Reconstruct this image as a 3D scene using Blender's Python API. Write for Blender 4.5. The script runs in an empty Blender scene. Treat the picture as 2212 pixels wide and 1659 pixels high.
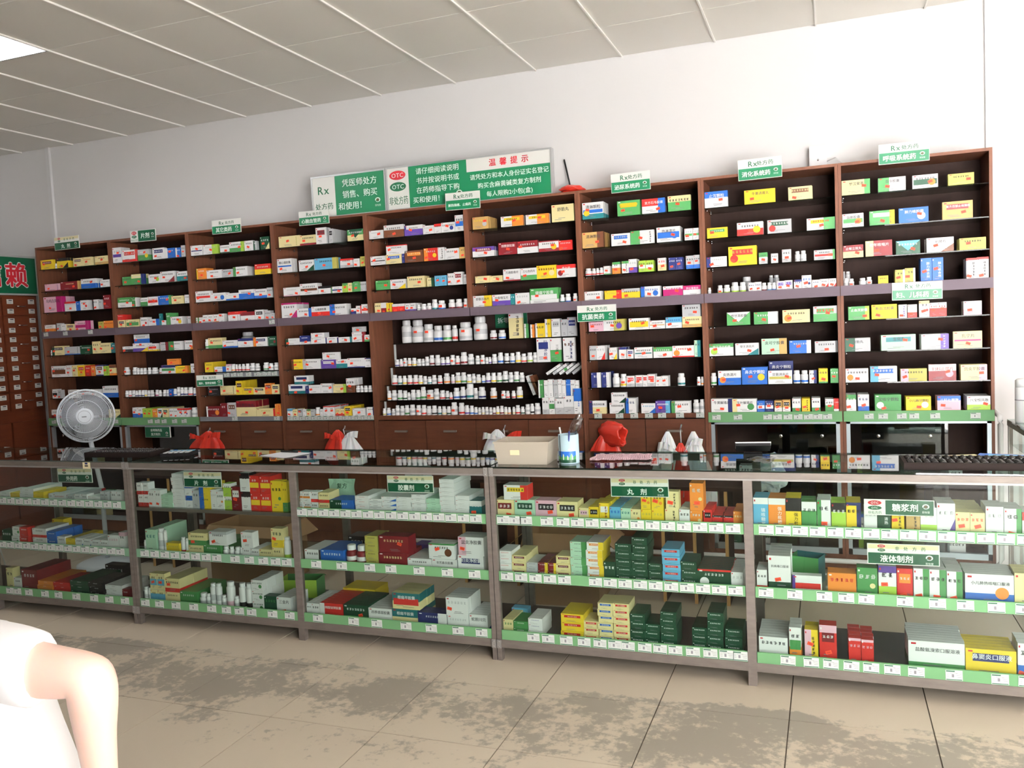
import bpy, bmesh, math, random
from mathutils import Vector, Matrix
random.seed(7)
SC = bpy.context.scene
COL = SC.collection
# ------------------------------------------------------------------ camera
cam_d = bpy.data.cameras.new('camera'); cam = bpy.data.objects.new('camera', cam_d); COL.objects.link(cam)
cam_d.sensor_width = 36.0; cam_d.lens = 29.716; cam_d.clip_start = 0.05; cam_d.clip_end = 200
_y, _p, _r = 0.3605, -0.0668, -0.0476
_f = Vector((-math.sin(_y)*math.cos(_p), math.cos(_y)*math.cos(_p), math.sin(_p)))
_x = _f.cross(Vector((0, 0, 1))).normalized(); _u = _x.cross(_f)
_x2 = _x*math.cos(_r) + _u*math.sin(_r); _u2 = -_x*math.sin(_r) + _u*math.cos(_r)
CAMP = Vector((6.636, -5.621, 1.542))
cam.matrix_world = Matrix(((_x2.x, _u2.x, -_f.x, CAMP.x), (_x2.y, _u2.y, -_f.y, CAMP.y), (_x2.z, _u2.z, -_f.z, CAMP.z), (0, 0, 0, 1)))
SC.camera = cam
# ------------------------------------------------------------------ view, world, daylight
SC.view_settings.view_transform = 'Standard'; SC.view_settings.look = 'None'
SC.view_settings.gamma = 1.0; SC.view_settings.use_curve_mapping = False
SC.view_settings.exposure = 0.58
SC.cycles.transparent_max_bounces = 32
SC.cycles.use_denoising = True
world = bpy.data.worlds.new('sky'); SC.world = world; world.use_nodes = True
_bg = world.node_tree.nodes['Background']; _bg.inputs[0].default_value = (1.0, 0.985, 0.96, 1); _bg.inputs[1].default_value = 9
_sl = bpy.data.lights.new('sun', 'SUN'); _sl.energy = 235; _sl.angle = .01; _sl.color = (1, .97, .92)
_so = bpy.data.objects.new('sun', _sl); COL.objects.link(_so); _so.location = (9, -8, 12)
_so.rotation_euler = Vector((.16, -.22, -1)).to_track_quat('-Z', 'Y').to_euler()
# the open shopfront round the camera: portals that only guide the daylight sampling
FRONT_Y = -6.3; OPEN_X0, OPEN_X1, OPEN_Z = 7.3, 10.8, 2.95
def portal(loc, rot, sx, sy):
    l = bpy.data.lights.new('shopfront_daylight', 'AREA'); l.shape = 'RECTANGLE'; l.size = sx; l.size_y = sy; l.cycles.is_portal = True
    o = bpy.data.objects.new('shopfront_daylight', l); COL.objects.link(o); o.location = loc; o.rotation_euler = rot
portal(((OPEN_X0+OPEN_X1)/2, FRONT_Y-.02, OPEN_Z/2), (math.radians(90), 0, 0), OPEN_X1-OPEN_X0, OPEN_Z)
# ------------------------------------------------------------------ materials
def lin(c):
    return tuple(((v/255)/12.92 if v/255 <= .04045 else ((v/255+.055)/1.055)**2.4) for v in c)
MATS = {}
def nd(nt, t, **k):
    n = nt.nodes.new(t)
    for a, b in k.items(): setattr(n, a, b)
    return n
def mat(name, rgb, rough=.5, metal=0, spec=.5, emit=None, var=0, vscale=8, stretch=None, bump=0, coat=0, trans=0, subsurf=0):
    m = bpy.data.materials.new(name); m.use_nodes = True; nt = m.node_tree; b = nt.nodes['Principled BSDF']
    c = lin(rgb)
    b.inputs['Base Color'].default_value = (*c, 1); b.inputs['Roughness'].default_value = rough; b.inputs['Metallic'].default_value = metal
    b.inputs['Specular IOR Level'].default_value = spec
    if coat: b.inputs['Coat Weight'].default_value = coat; b.inputs['Coat Roughness'].default_value = .08
    if trans: b.inputs['Transmission Weight'].default_value = trans
    if subsurf: b.inputs['Subsurface Weight'].default_value = subsurf; b.inputs['Subsurface Radius'].default_value = (.02, .008, .004)
    if emit: b.inputs['Emission Color'].default_value = (*c, 1); b.inputs['Emission Strength'].default_value = emit
    if var or bump:
        g = nd(nt, 'ShaderNodeNewGeometry'); mp = nd(nt, 'ShaderNodeMapping'); nt.links.new(g.outputs['Position'], mp.inputs[0])
        mp.inputs['Scale'].default_value = stretch or (1, 1, 1)
        nz = nd(nt, 'ShaderNodeTexNoise'); nz.inputs['Scale'].default_value = vscale; nz.inputs['Detail'].default_value = 5
        nt.links.new(mp.outputs[0], nz.inputs['Vector'])
        if var:
            mx = nd(nt, 'ShaderNodeMix', data_type='RGBA'); nt.links.new(nz.outputs[0], mx.inputs[0])
            mx.inputs[6].default_value = (*[v*(1-var) for v in c], 1); mx.inputs[7].default_value = (*[min(1, v*(1+var)) for v in c], 1)
            nt.links.new(mx.outputs[2], b.inputs['Base Color'])
        if bump:
            bp = nd(nt, 'ShaderNodeBump'); bp.inputs['Strength'].default_value = bump; bp.inputs['Distance'].default_value = .01
            nt.links.new(nz.outputs[0], bp.inputs['Height']); nt.links.new(bp.outputs[0], b.inputs['Normal'])
    MATS[name] = m; return m
def glass(name, tint, ior=1.5, rough=.02, base=0.0):
    m = bpy.data.materials.new(name); m.use_nodes = True; nt = m.node_tree; nt.nodes.clear()
    o = nd(nt, 'ShaderNodeOutputMaterial'); mx = nd(nt, 'ShaderNodeMixShader'); t = nd(nt, 'ShaderNodeBsdfTransparent'); gl = nd(nt, 'ShaderNodeBsdfGlossy')
    t.inputs[0].default_value = (*lin(tint), 1); gl.inputs['Roughness'].default_value = rough; gl.inputs[0].default_value = (1, 1, 1, 1)
    fr = nd(nt, 'ShaderNodeFresnel'); fr.inputs[0].default_value = ior
    ge = nd(nt, 'ShaderNodeNewGeometry'); sub = nd(nt, 'ShaderNodeMath', operation='SUBTRACT'); sub.inputs[0].default_value = 1
    nt.links.new(ge.outputs['Backfacing'], sub.inputs[1]); mu = nd(nt, 'ShaderNodeMath', operation='MULTIPLY')
    ad = nd(nt, 'ShaderNodeMath', operation='ADD'); ad.inputs[1].default_value = base; nt.links.new(fr.outputs[0], ad.inputs[0])
    nt.links.new(ad.outputs[0], mu.inputs[0]); nt.links.new(sub.outputs[0], mu.inputs[1]); nt.links.new(mu.outputs[0], mx.inputs[0])
    nt.links.new(t.outputs[0], mx.inputs[1]); nt.links.new(gl.outputs[0], mx.inputs[2]); nt.links.new(mx.outputs[0], o.inputs[0])
    MATS[name] = m; return m
PAL = dict(W=(238, 238, 240), S=(196, 198, 202), k=(34, 32, 34), K=(52, 50, 58), Y=(238, 206, 52), L=(236, 222, 166), O=(232, 140, 58), R=(206, 48, 44), M=(122, 28, 36),
           P=(232, 186, 204), V=(92, 66, 150), U=(176, 36, 108), B=(40, 102, 190), N=(34, 44, 104), C=(104, 178, 216), T=(36, 116, 122), G=(74, 144, 82), g=(24, 72, 50),
           l=(168, 206, 76), e=(184, 222, 196), b=(104, 62, 40), t=(206, 168, 104), o=(188, 180, 92))
CNAME = dict(W='white', S='silver', k='black', K='charcoal', Y='yellow', L='cream', O='orange', R='red', M='maroon', P='pink', V='violet', U='magenta', B='blue', N='navy', C='sky-blue',
             T='teal', G='green', g='dark-green', l='lime', e='mint', b='brown', t='tan', o='olive')
for k_, c_ in PAL.items(): mat('print_'+CNAME[k_], c_, rough=.42, spec=.4)
mat('sticker_orange', (255, 84, 52), rough=.5)
mat('sticker_ink', (190, 40, 30), rough=.6)
mat('fine_print', (128, 126, 132), rough=.6)
mat('plastic_white', (236, 237, 240), rough=.35)
mat('plastic_clear_grey', (190, 194, 196), rough=.25)
mat('wood_cabinet', (104, 64, 46), rough=.5, spec=.3, var=.45, vscale=6, stretch=(6, 6, .7))
mat('wood_back', (44, 30, 26), rough=.7, spec=.15, var=.25, vscale=5, stretch=(6, 6, .6))
mat('wood_drawer', (88, 50, 34), rough=.5, spec=.3, var=.35, vscale=7, stretch=(.8, 5, 6))
mat('wood_herb', (96, 44, 22), rough=.45, var=.35, vscale=7, stretch=(5, .8, 6))
mat('wood_pale', (196, 150, 92), rough=.6, var=.2, vscale=10, stretch=(4, 4, .5))
mat('rail_purple', (94, 82, 92), rough=.55, spec=.25)
mat('rail_green', (104, 152, 106), rough=.6, spec=.25)
mat('rail_green_dull', (122, 164, 134), rough=.6, spec=.25)
mat('rail_grey', (120, 122, 128), rough=.3)
mat('tag_paper', (198, 203, 200), rough=.6)
mat('tag_green', (36, 92, 66), rough=.6)
mat('steel', (122, 114, 108), rough=.6, metal=.45, spec=.3, var=.25, vscale=14, stretch=(1, 1, 4))
mat('steel_light', (150, 147, 144), rough=.55, metal=.5)
mat('aluminium', (178, 188, 196), rough=.4, metal=.55)
mat('chrome', (210, 210, 214), rough=.15, metal=1)
mat('board_dark', (62, 60, 60), rough=.35, var=.2)
mat('sign_green', (20, 112, 74), rough=.35)
mat('sign_green_dark', (16, 86, 58), rough=.35)
mat('sign_white', (240, 240, 236), rough=.4)
mat('sign_cream', (232, 220, 180), rough=.5)
mat('sign_red', (196, 36, 50), rough=.4)
mat('ink_green', (22, 96, 64), rough=.5)
mat('ink_white', (244, 246, 244), rough=.5)
mat('sign_frame', (196, 198, 200), rough=.35, metal=.4)
mat('wall_paint', (226, 225, 226), rough=.85, var=.03, vscale=1.6)
mat('wall_front_paint', (128, 126, 122), rough=.9)  # unseen wall behind the camera, darkened to cut bounced light
mat('ceiling_panel', (238, 236, 229), rough=.6, var=.05, vscale=1.2)
mat('ceiling_bar', (252, 251, 246), rough=.3)
mat('lamp_panel', (255, 255, 255), emit=14)
mat('pavement', (190, 190, 192), rough=.9, var=.06, vscale=3)
mat('pvc_white', (228, 228, 230), rough=.4)
mat('fan_white', (214, 220, 228), rough=.4)
mat('fan_blade', (120, 124, 132), rough=.35)
mat('black_plastic', (26, 25, 27), rough=.6, spec=.25)
mat('abacus_wood', (34, 26, 24), rough=.75, spec=.12, var=.3)
mat('abacus_bead', (22, 18, 18), rough=.18)
mat('bag_red', (206, 54, 40), rough=.3, var=.12, vscale=25, subsurf=.2)
mat('bag_white', (232, 236, 240), rough=.3, subsurf=.2)
mat('bag_black', (26, 26, 32), rough=.25)
mat('cloth_pink', (206, 172, 182), rough=.9, var=.08, vscale=60)
mat('paper', (232, 234, 240), rough=.7)
mat('cardboard', (150, 118, 84), rough=.8, var=.08, vscale=5)
mat('bin_plastic', (206, 196, 180), rough=.35, var=.06, vscale=6, trans=.25)
mat('can_blue', (186, 214, 226), rough=.3)
mat('skin', (238, 202, 188), rough=.5, subsurf=.15, var=.03, vscale=9)
mat('shirt_white', (244, 244, 248), rough=.85)
mat('pants_dark', (70, 74, 92), rough=.85)
mat('hair_black', (22, 18, 18), rough=.6)
mat('shoe', (60, 60, 64), rough=.6)
glass('glass_shelf', (206, 216, 212))
glass('glass_front', (238, 243, 240), ior=1.4)
glass('glass_top', (196, 212, 206), ior=1.6, base=.03)
glass('glass_door', (176, 186, 186))
glass('clear_bag', (226, 228, 232), ior=1.45, rough=.12, base=.1)
# floor tiles: warm beige with walked-in grey stains
def floor_mat():
    m = mat('floor_tile', (190, 178, 160), rough=.38); nt = m.node_tree; b = nt.nodes['Principled BSDF']
    g = nd(nt, 'ShaderNodeNewGeometry')
    n1 = nd(nt, 'ShaderNodeTexNoise'); n1.inputs['Scale'].default_value = 2.8; n1.inputs['Detail'].default_value = 3
    n2 = nd(nt, 'ShaderNodeTexNoise'); n2.inputs['Scale'].default_value = 24; n2.inputs['Detail'].default_value = 6; n2.inputs['Roughness'].default_value = .65
    n3 = nd(nt, 'ShaderNodeTexNoise'); n3.inputs['Scale'].default_value = .55
    for n in (n1, n2, n3): nt.links.new(g.outputs['Position'], n.inputs['Vector'])
    sx = nd(nt, 'ShaderNodeSeparateXYZ'); nt.links.new(g.outputs['Position'], sx.inputs[0])
    # the walked strip in front of the counters
    ry = nd(nt, 'ShaderNodeMapRange', interpolation_type='SMOOTHSTEP'); nt.links.new(sx.outputs[1], ry.inputs[0])
    ry.inputs[1].default_value = -3.25; ry.inputs[2].default_value = -2.5
    ry2 = nd(nt, 'ShaderNodeMapRange', interpolation_type='SMOOTHSTEP'); nt.links.new(sx.outputs[1], ry2.inputs[0])
    ry2.inputs[1].default_value = -2.22; ry2.inputs[2].default_value = -2.32
    mm = nd(nt, 'ShaderNodeMath', operation='MULTIPLY'); nt.links.new(ry.outputs[0], mm.inputs[0]); nt.links.new(ry2.outputs[0], mm.inputs[1])
    s1 = nd(nt, 'ShaderNodeMath', operation='MULTIPLY_ADD'); nt.links.new(mm.outputs[0], s1.inputs[0]); s1.inputs[1].default_value = .34; nt.links.new(n1.outputs[0], s1.inputs[2])
    s2 = nd(nt, 'ShaderNodeMath', operation='MULTIPLY_ADD'); nt.links.new(n2.outputs[0], s2.inputs[0]); s2.inputs[1].default_value = .75; nt.links.new(s1.outputs[0], s2.inputs[2])
    rp = nd(nt, 'ShaderNodeMapRange', interpolation_type='SMOOTHSTEP'); nt.links.new(s2.outputs[0], rp.inputs[0]); rp.inputs[1].default_value = 1.10; rp.inputs[2].default_value = 1.24
    ml = nd(nt, 'ShaderNodeMath', operation='MULTIPLY'); nt.links.new(rp.outputs[0], ml.inputs[0]); ml.inputs[1].default_value = .62
    base = nd(nt, 'ShaderNodeMix', data_type='RGBA'); nt.links.new(n3.outputs[0], base.inputs[0])
    base.inputs[6].default_value = (*lin((188, 175, 157)), 1); base.inputs[7].default_value = (*lin((204, 191, 173)), 1)
    mx = nd(nt, 'ShaderNodeMix', data_type='RGBA'); nt.links.new(ml.outputs[0], mx.inputs[0]); nt.links.new(base.outputs[2], mx.inputs[6]); mx.inputs[7].default_value = (*lin((118, 114, 108)), 1)
    nt.links.new(mx.outputs[2], b.inputs['Base Color'])
floor_mat()
mat('grout', (98, 88, 78), rough=.9)
def MT(k): return MATS['print_'+CNAME[k]]
# ------------------------------------------------------------------ mesh builder
class MB:
    def __init__(s): s.v = []; s.f = []; s.m = []; s.mats = []
    def mi(s, m):
        if isinstance(m, str): m = MATS[m]
        if m not in s.mats: s.mats.append(m)
        return s.mats.index(m)
    def poly(s, pts, m):
        n = len(s.v); s.v += [tuple(p) for p in pts]; s.f.append(tuple(range(n, n+len(pts)))); s.m.append(s.mi(m))
    def tris(s, pts, faces, m):
        n = len(s.v); s.v += pts; k = s.mi(m)
        for f in faces: s.f.append(tuple(n+i for i in f)); s.m.append(k)
    def box(s, x0, y0, z0, x1, y1, z1, m, front=None, top=None):
        n = len(s.v)
        s.v += [(x0, y0, z0), (x1, y0, z0), (x1, y1, z0), (x0, y1, z0), (x0, y0, z1), (x1, y0, z1), (x1, y1, z1), (x0, y1, z1)]
        k = s.mi(m); kf = s.mi(front) if front else k; kt = s.mi(top) if top else k
        for f, kk in (((0, 3, 2, 1), k), ((4, 5, 6, 7), kt), ((0, 1, 5, 4), kf), ((1, 2, 6, 5), k), ((2, 3, 7, 6), k), ((3, 0, 4, 7), k)):
            s.f.append(tuple(n+i for i in f)); s.m.append(kk)
    def lathe(s, prof, m, seg=16, c=(0, 0, 0), mats=None, caps=True):
        n = len(s.v)
        for r, z in prof:
            for i in range(seg):
                a = 2*math.pi*i/seg; s.v.append((c[0]+r*math.cos(a), c[1]+r*math.sin(a), c[2]+z))
        for j in range(len(prof)-1):
            k = s.mi(mats[j]) if mats else s.mi(m)
            for i in range(seg):
                i2 = (i+1) % seg; s.f.append((n+j*seg+i, n+j*seg+i2, n+(j+1)*seg+i2, n+(j+1)*seg+i)); s.m.append(k)
        if caps:
            s.f.append(tuple(n+i for i in reversed(range(seg)))); s.m.append(s.mi(mats[0] if mats else m))
            s.f.append(tuple(n+(len(prof)-1)*seg+i for i in range(seg))); s.m.append(s.mi(mats[-1] if mats else m))
    def tube(s, pts, r, m, seg=8, closed=False):
        pts = [Vector(p) for p in pts]; n = len(s.v); k = s.mi(m); N = len(pts)
        up = Vector((0.13, .21, 1)).normalized()
        rr = r if isinstance(r, (list, tuple)) else [r]*N
        for i, p in enumerate(pts):
            if closed: t = pts[(i+1) % N]-pts[i-1]
            else: t = pts[min(i+1, N-1)]-pts[max(i-1, 0)]
            t.normalize(); a = t.cross(up)
            if a.length < 1e-3: a = t.cross(Vector((1, 0, 0)))
            a.normalize(); b = t.cross(a)
            for j in range(seg):
                q = 2*math.pi*j/seg; s.v.append(tuple(p+(a*math.cos(q)+b*math.sin(q))*rr[i]))
        for i in range(N if closed else N-1):
            i2 = (i+1) % N
            for j in range(seg):
                j2 = (j+1) % seg; s.f.append((n+i*seg+j, n+i2*seg+j, n+i2*seg+j2, n+i*seg+j2)); s.m.append(k)
        if not closed:
            s.f.append(tuple(n+j for j in range(seg))); s.m.append(k); s.f.append(tuple(n+(N-1)*seg+j for j in reversed(range(seg)))); s.m.append(k)
    def xform(s, M): s.v = [tuple(M @ Vector(p)) for p in s.v]; return s
    def mesh(s, name, smooth=False):
        me = bpy.data.meshes.new(name); me.from_pydata(s.v, [], s.f)
        for m in s.mats: me.materials.append(m)
        me.polygons.foreach_set('material_index', s.m)
        if smooth: me.polygons.foreach_set('use_smooth', [True]*len(s.f))
        me.update(); return me
    def build(s, name, parent=None, smooth=False, loc=None):
        return link(name, s.mesh(name, smooth), parent, loc)
def link(name, me, parent=None, loc=None):
    o = bpy.data.objects.new(name, me); COL.objects.link(o)
    if parent: o.parent = parent
    if loc: o.location = loc
    return o
def tag(o, label=None, cat=None, group=None, kind=None):
    if label: o['label'] = label
    if cat: o['category'] = cat
    if group: o['group'] = group
    if kind: o['kind'] = kind
    return o
def empty(name, loc, rz=0):
    o = bpy.data.objects.new(name, None); COL.objects.link(o); o.location = loc; o.rotation_euler = (0, 0, rz); o.empty_display_size = .05; return o
def rbox(name, x0, y0, z0, x1, y1, z1, m, parent=None, off=(0, 0, 0)):
    b = MB(); b.box(x0-off[0], y0-off[1], z0-off[2], x1-off[0], y1-off[1], z1-off[2], m); return b.build(name, parent)
def smooth_by_angle(o, ang=40):
    me = o.data; me.polygons.foreach_set('use_smooth', [True]*len(me.polygons))
    try: me.set_sharp_from_angle(angle=math.radians(ang))
    except Exception: pass
# ------------------------------------------------------------------ lettering
_tc = bpy.data.curves.new('glyph', 'FONT'); _to = bpy.data.objects.new('glyph', _tc); COL.objects.link(_to)
_tc.size = 1; _tc.resolution_u = 2; _tc.fill_mode = 'FRONT'
GL = {}
def glyph(ch, off):
    k = ch
    if k not in GL:
        _tc.body = ch
        bpy.context.view_layer.update()
        dg = bpy.context.evaluated_depsgraph_get(); me = _to.evaluated_get(dg).to_mesh()
        pts = [(v.co.x, v.co.y) for v in me.vertices]; fs = [tuple(p.vertices) for p in me.polygons]
        _to.evaluated_get(dg).to_mesh_clear()
        if pts:
            x0 = min(p[0] for p in pts); x1 = max(p[0] for p in pts)
        else: x0, x1 = 0, .3
        cjk = ord(ch) > 0x2e80
        adv = 1.0 if cjk else x1-x0+.1
        if not cjk: pts = [(p[0]-x0+.05, p[1]) for p in pts]
        GL[k] = (pts, fs, adv)
    return GL[k]
def WT(o):
    # stroke weight: the same outline laid again a little to the side
    if o <= .006: return ((0, 0),)
    if o < .015: return ((-.014, 0), (.014, .008))
    if o < .04: return ((-.024, -.016), (.024, -.016), (-.024, .016), (.024, .016))
    return [(o*math.cos(q*math.pi/4), o*math.sin(q*math.pi/4)) for q in range(8)]
def put_text(mb, text, cx, cy, size, m, P, off=.012, vertical=False, maxw=None, sx=1.0):
    """lettering centred on (cx, cy); P(u, v) maps the sheet to space"""
    gs = [glyph(c, off) for c in text if c != ' ']
    o0 = Vector(P(0, 0)); nv = (Vector(P(1, 0))-o0).cross(Vector(P(0, 1))-o0).normalized()*.00005; P0_ = P
    def PK(k): return lambda u, v: tuple(Vector(P0_(u, v))+nv*k)
    if vertical:
        tot = len(gs)*1.08; y = cy+tot*size/2
        for pts, fs, adv in gs:
            for k_, (dx, dy) in enumerate(WT(off)): Q = PK(k_); mb.tris([Q(cx+(p[0]-.5+dx)*size, y+(p[1]-.86+dy)*size) for p in pts], fs, m)
            y -= 1.08*size
        return
    adv = []
    for c in text: adv.append(.35 if c == ' ' else glyph(c, off)[2]*sx)
    tot = sum(adv)
    if maxw and tot*size > maxw: size = maxw/tot
    x = cx-tot*size/2
    for c, a in zip(text, adv):
        if c != ' ':
            pts, fs, _ = glyph(c, off)
            for k_, (dx, dy) in enumerate(WT(off)): Q = PK(k_); mb.tris([Q(x+(p[0]+dx)*size*sx, cy+(p[1]-.36+dy)*size) for p in pts], fs, m)
        x += a*size
def quad(mb, u0, v0, u1, v1, m, P): mb.poly([P(u0, v0), P(u1, v0), P(u1, v1), P(u0, v1)], m)
def disc(mb, cx, cy, ru, rv, m, P, seg=20): mb.poly([P(cx+ru*math.cos(2*math.pi*i/seg), cy+rv*math.sin(2*math.pi*i/seg)) for i in range(seg)], m)
def blur_text(mb, cx, cy, n, size, m, P, rnd, vertical=False):
    """print too small to read in the photograph: a row of stroke clusters"""
    for i in range(n):
        o = (i-(n-1)/2)*size*1.12
        x, y = (cx, cy-o) if vertical else (cx+o, cy)
        h = size*.42; t = size*.075
        for j in range(3):
            yy = y+(-h+t) + j*(h-t)*rnd.uniform(.85, 1.0); quad(mb, x-h*rnd.uniform(.45, 1), yy-t, x+h*rnd.uniform(.45, 1), yy+t, m, P)
        for j in range(2):
            xx = x+h*rnd.uniform(-.8, .8); quad(mb, xx-t, y-h*rnd.uniform(.5, 1), xx+t, y+h*rnd.uniform(.5, 1), m, P)

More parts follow.
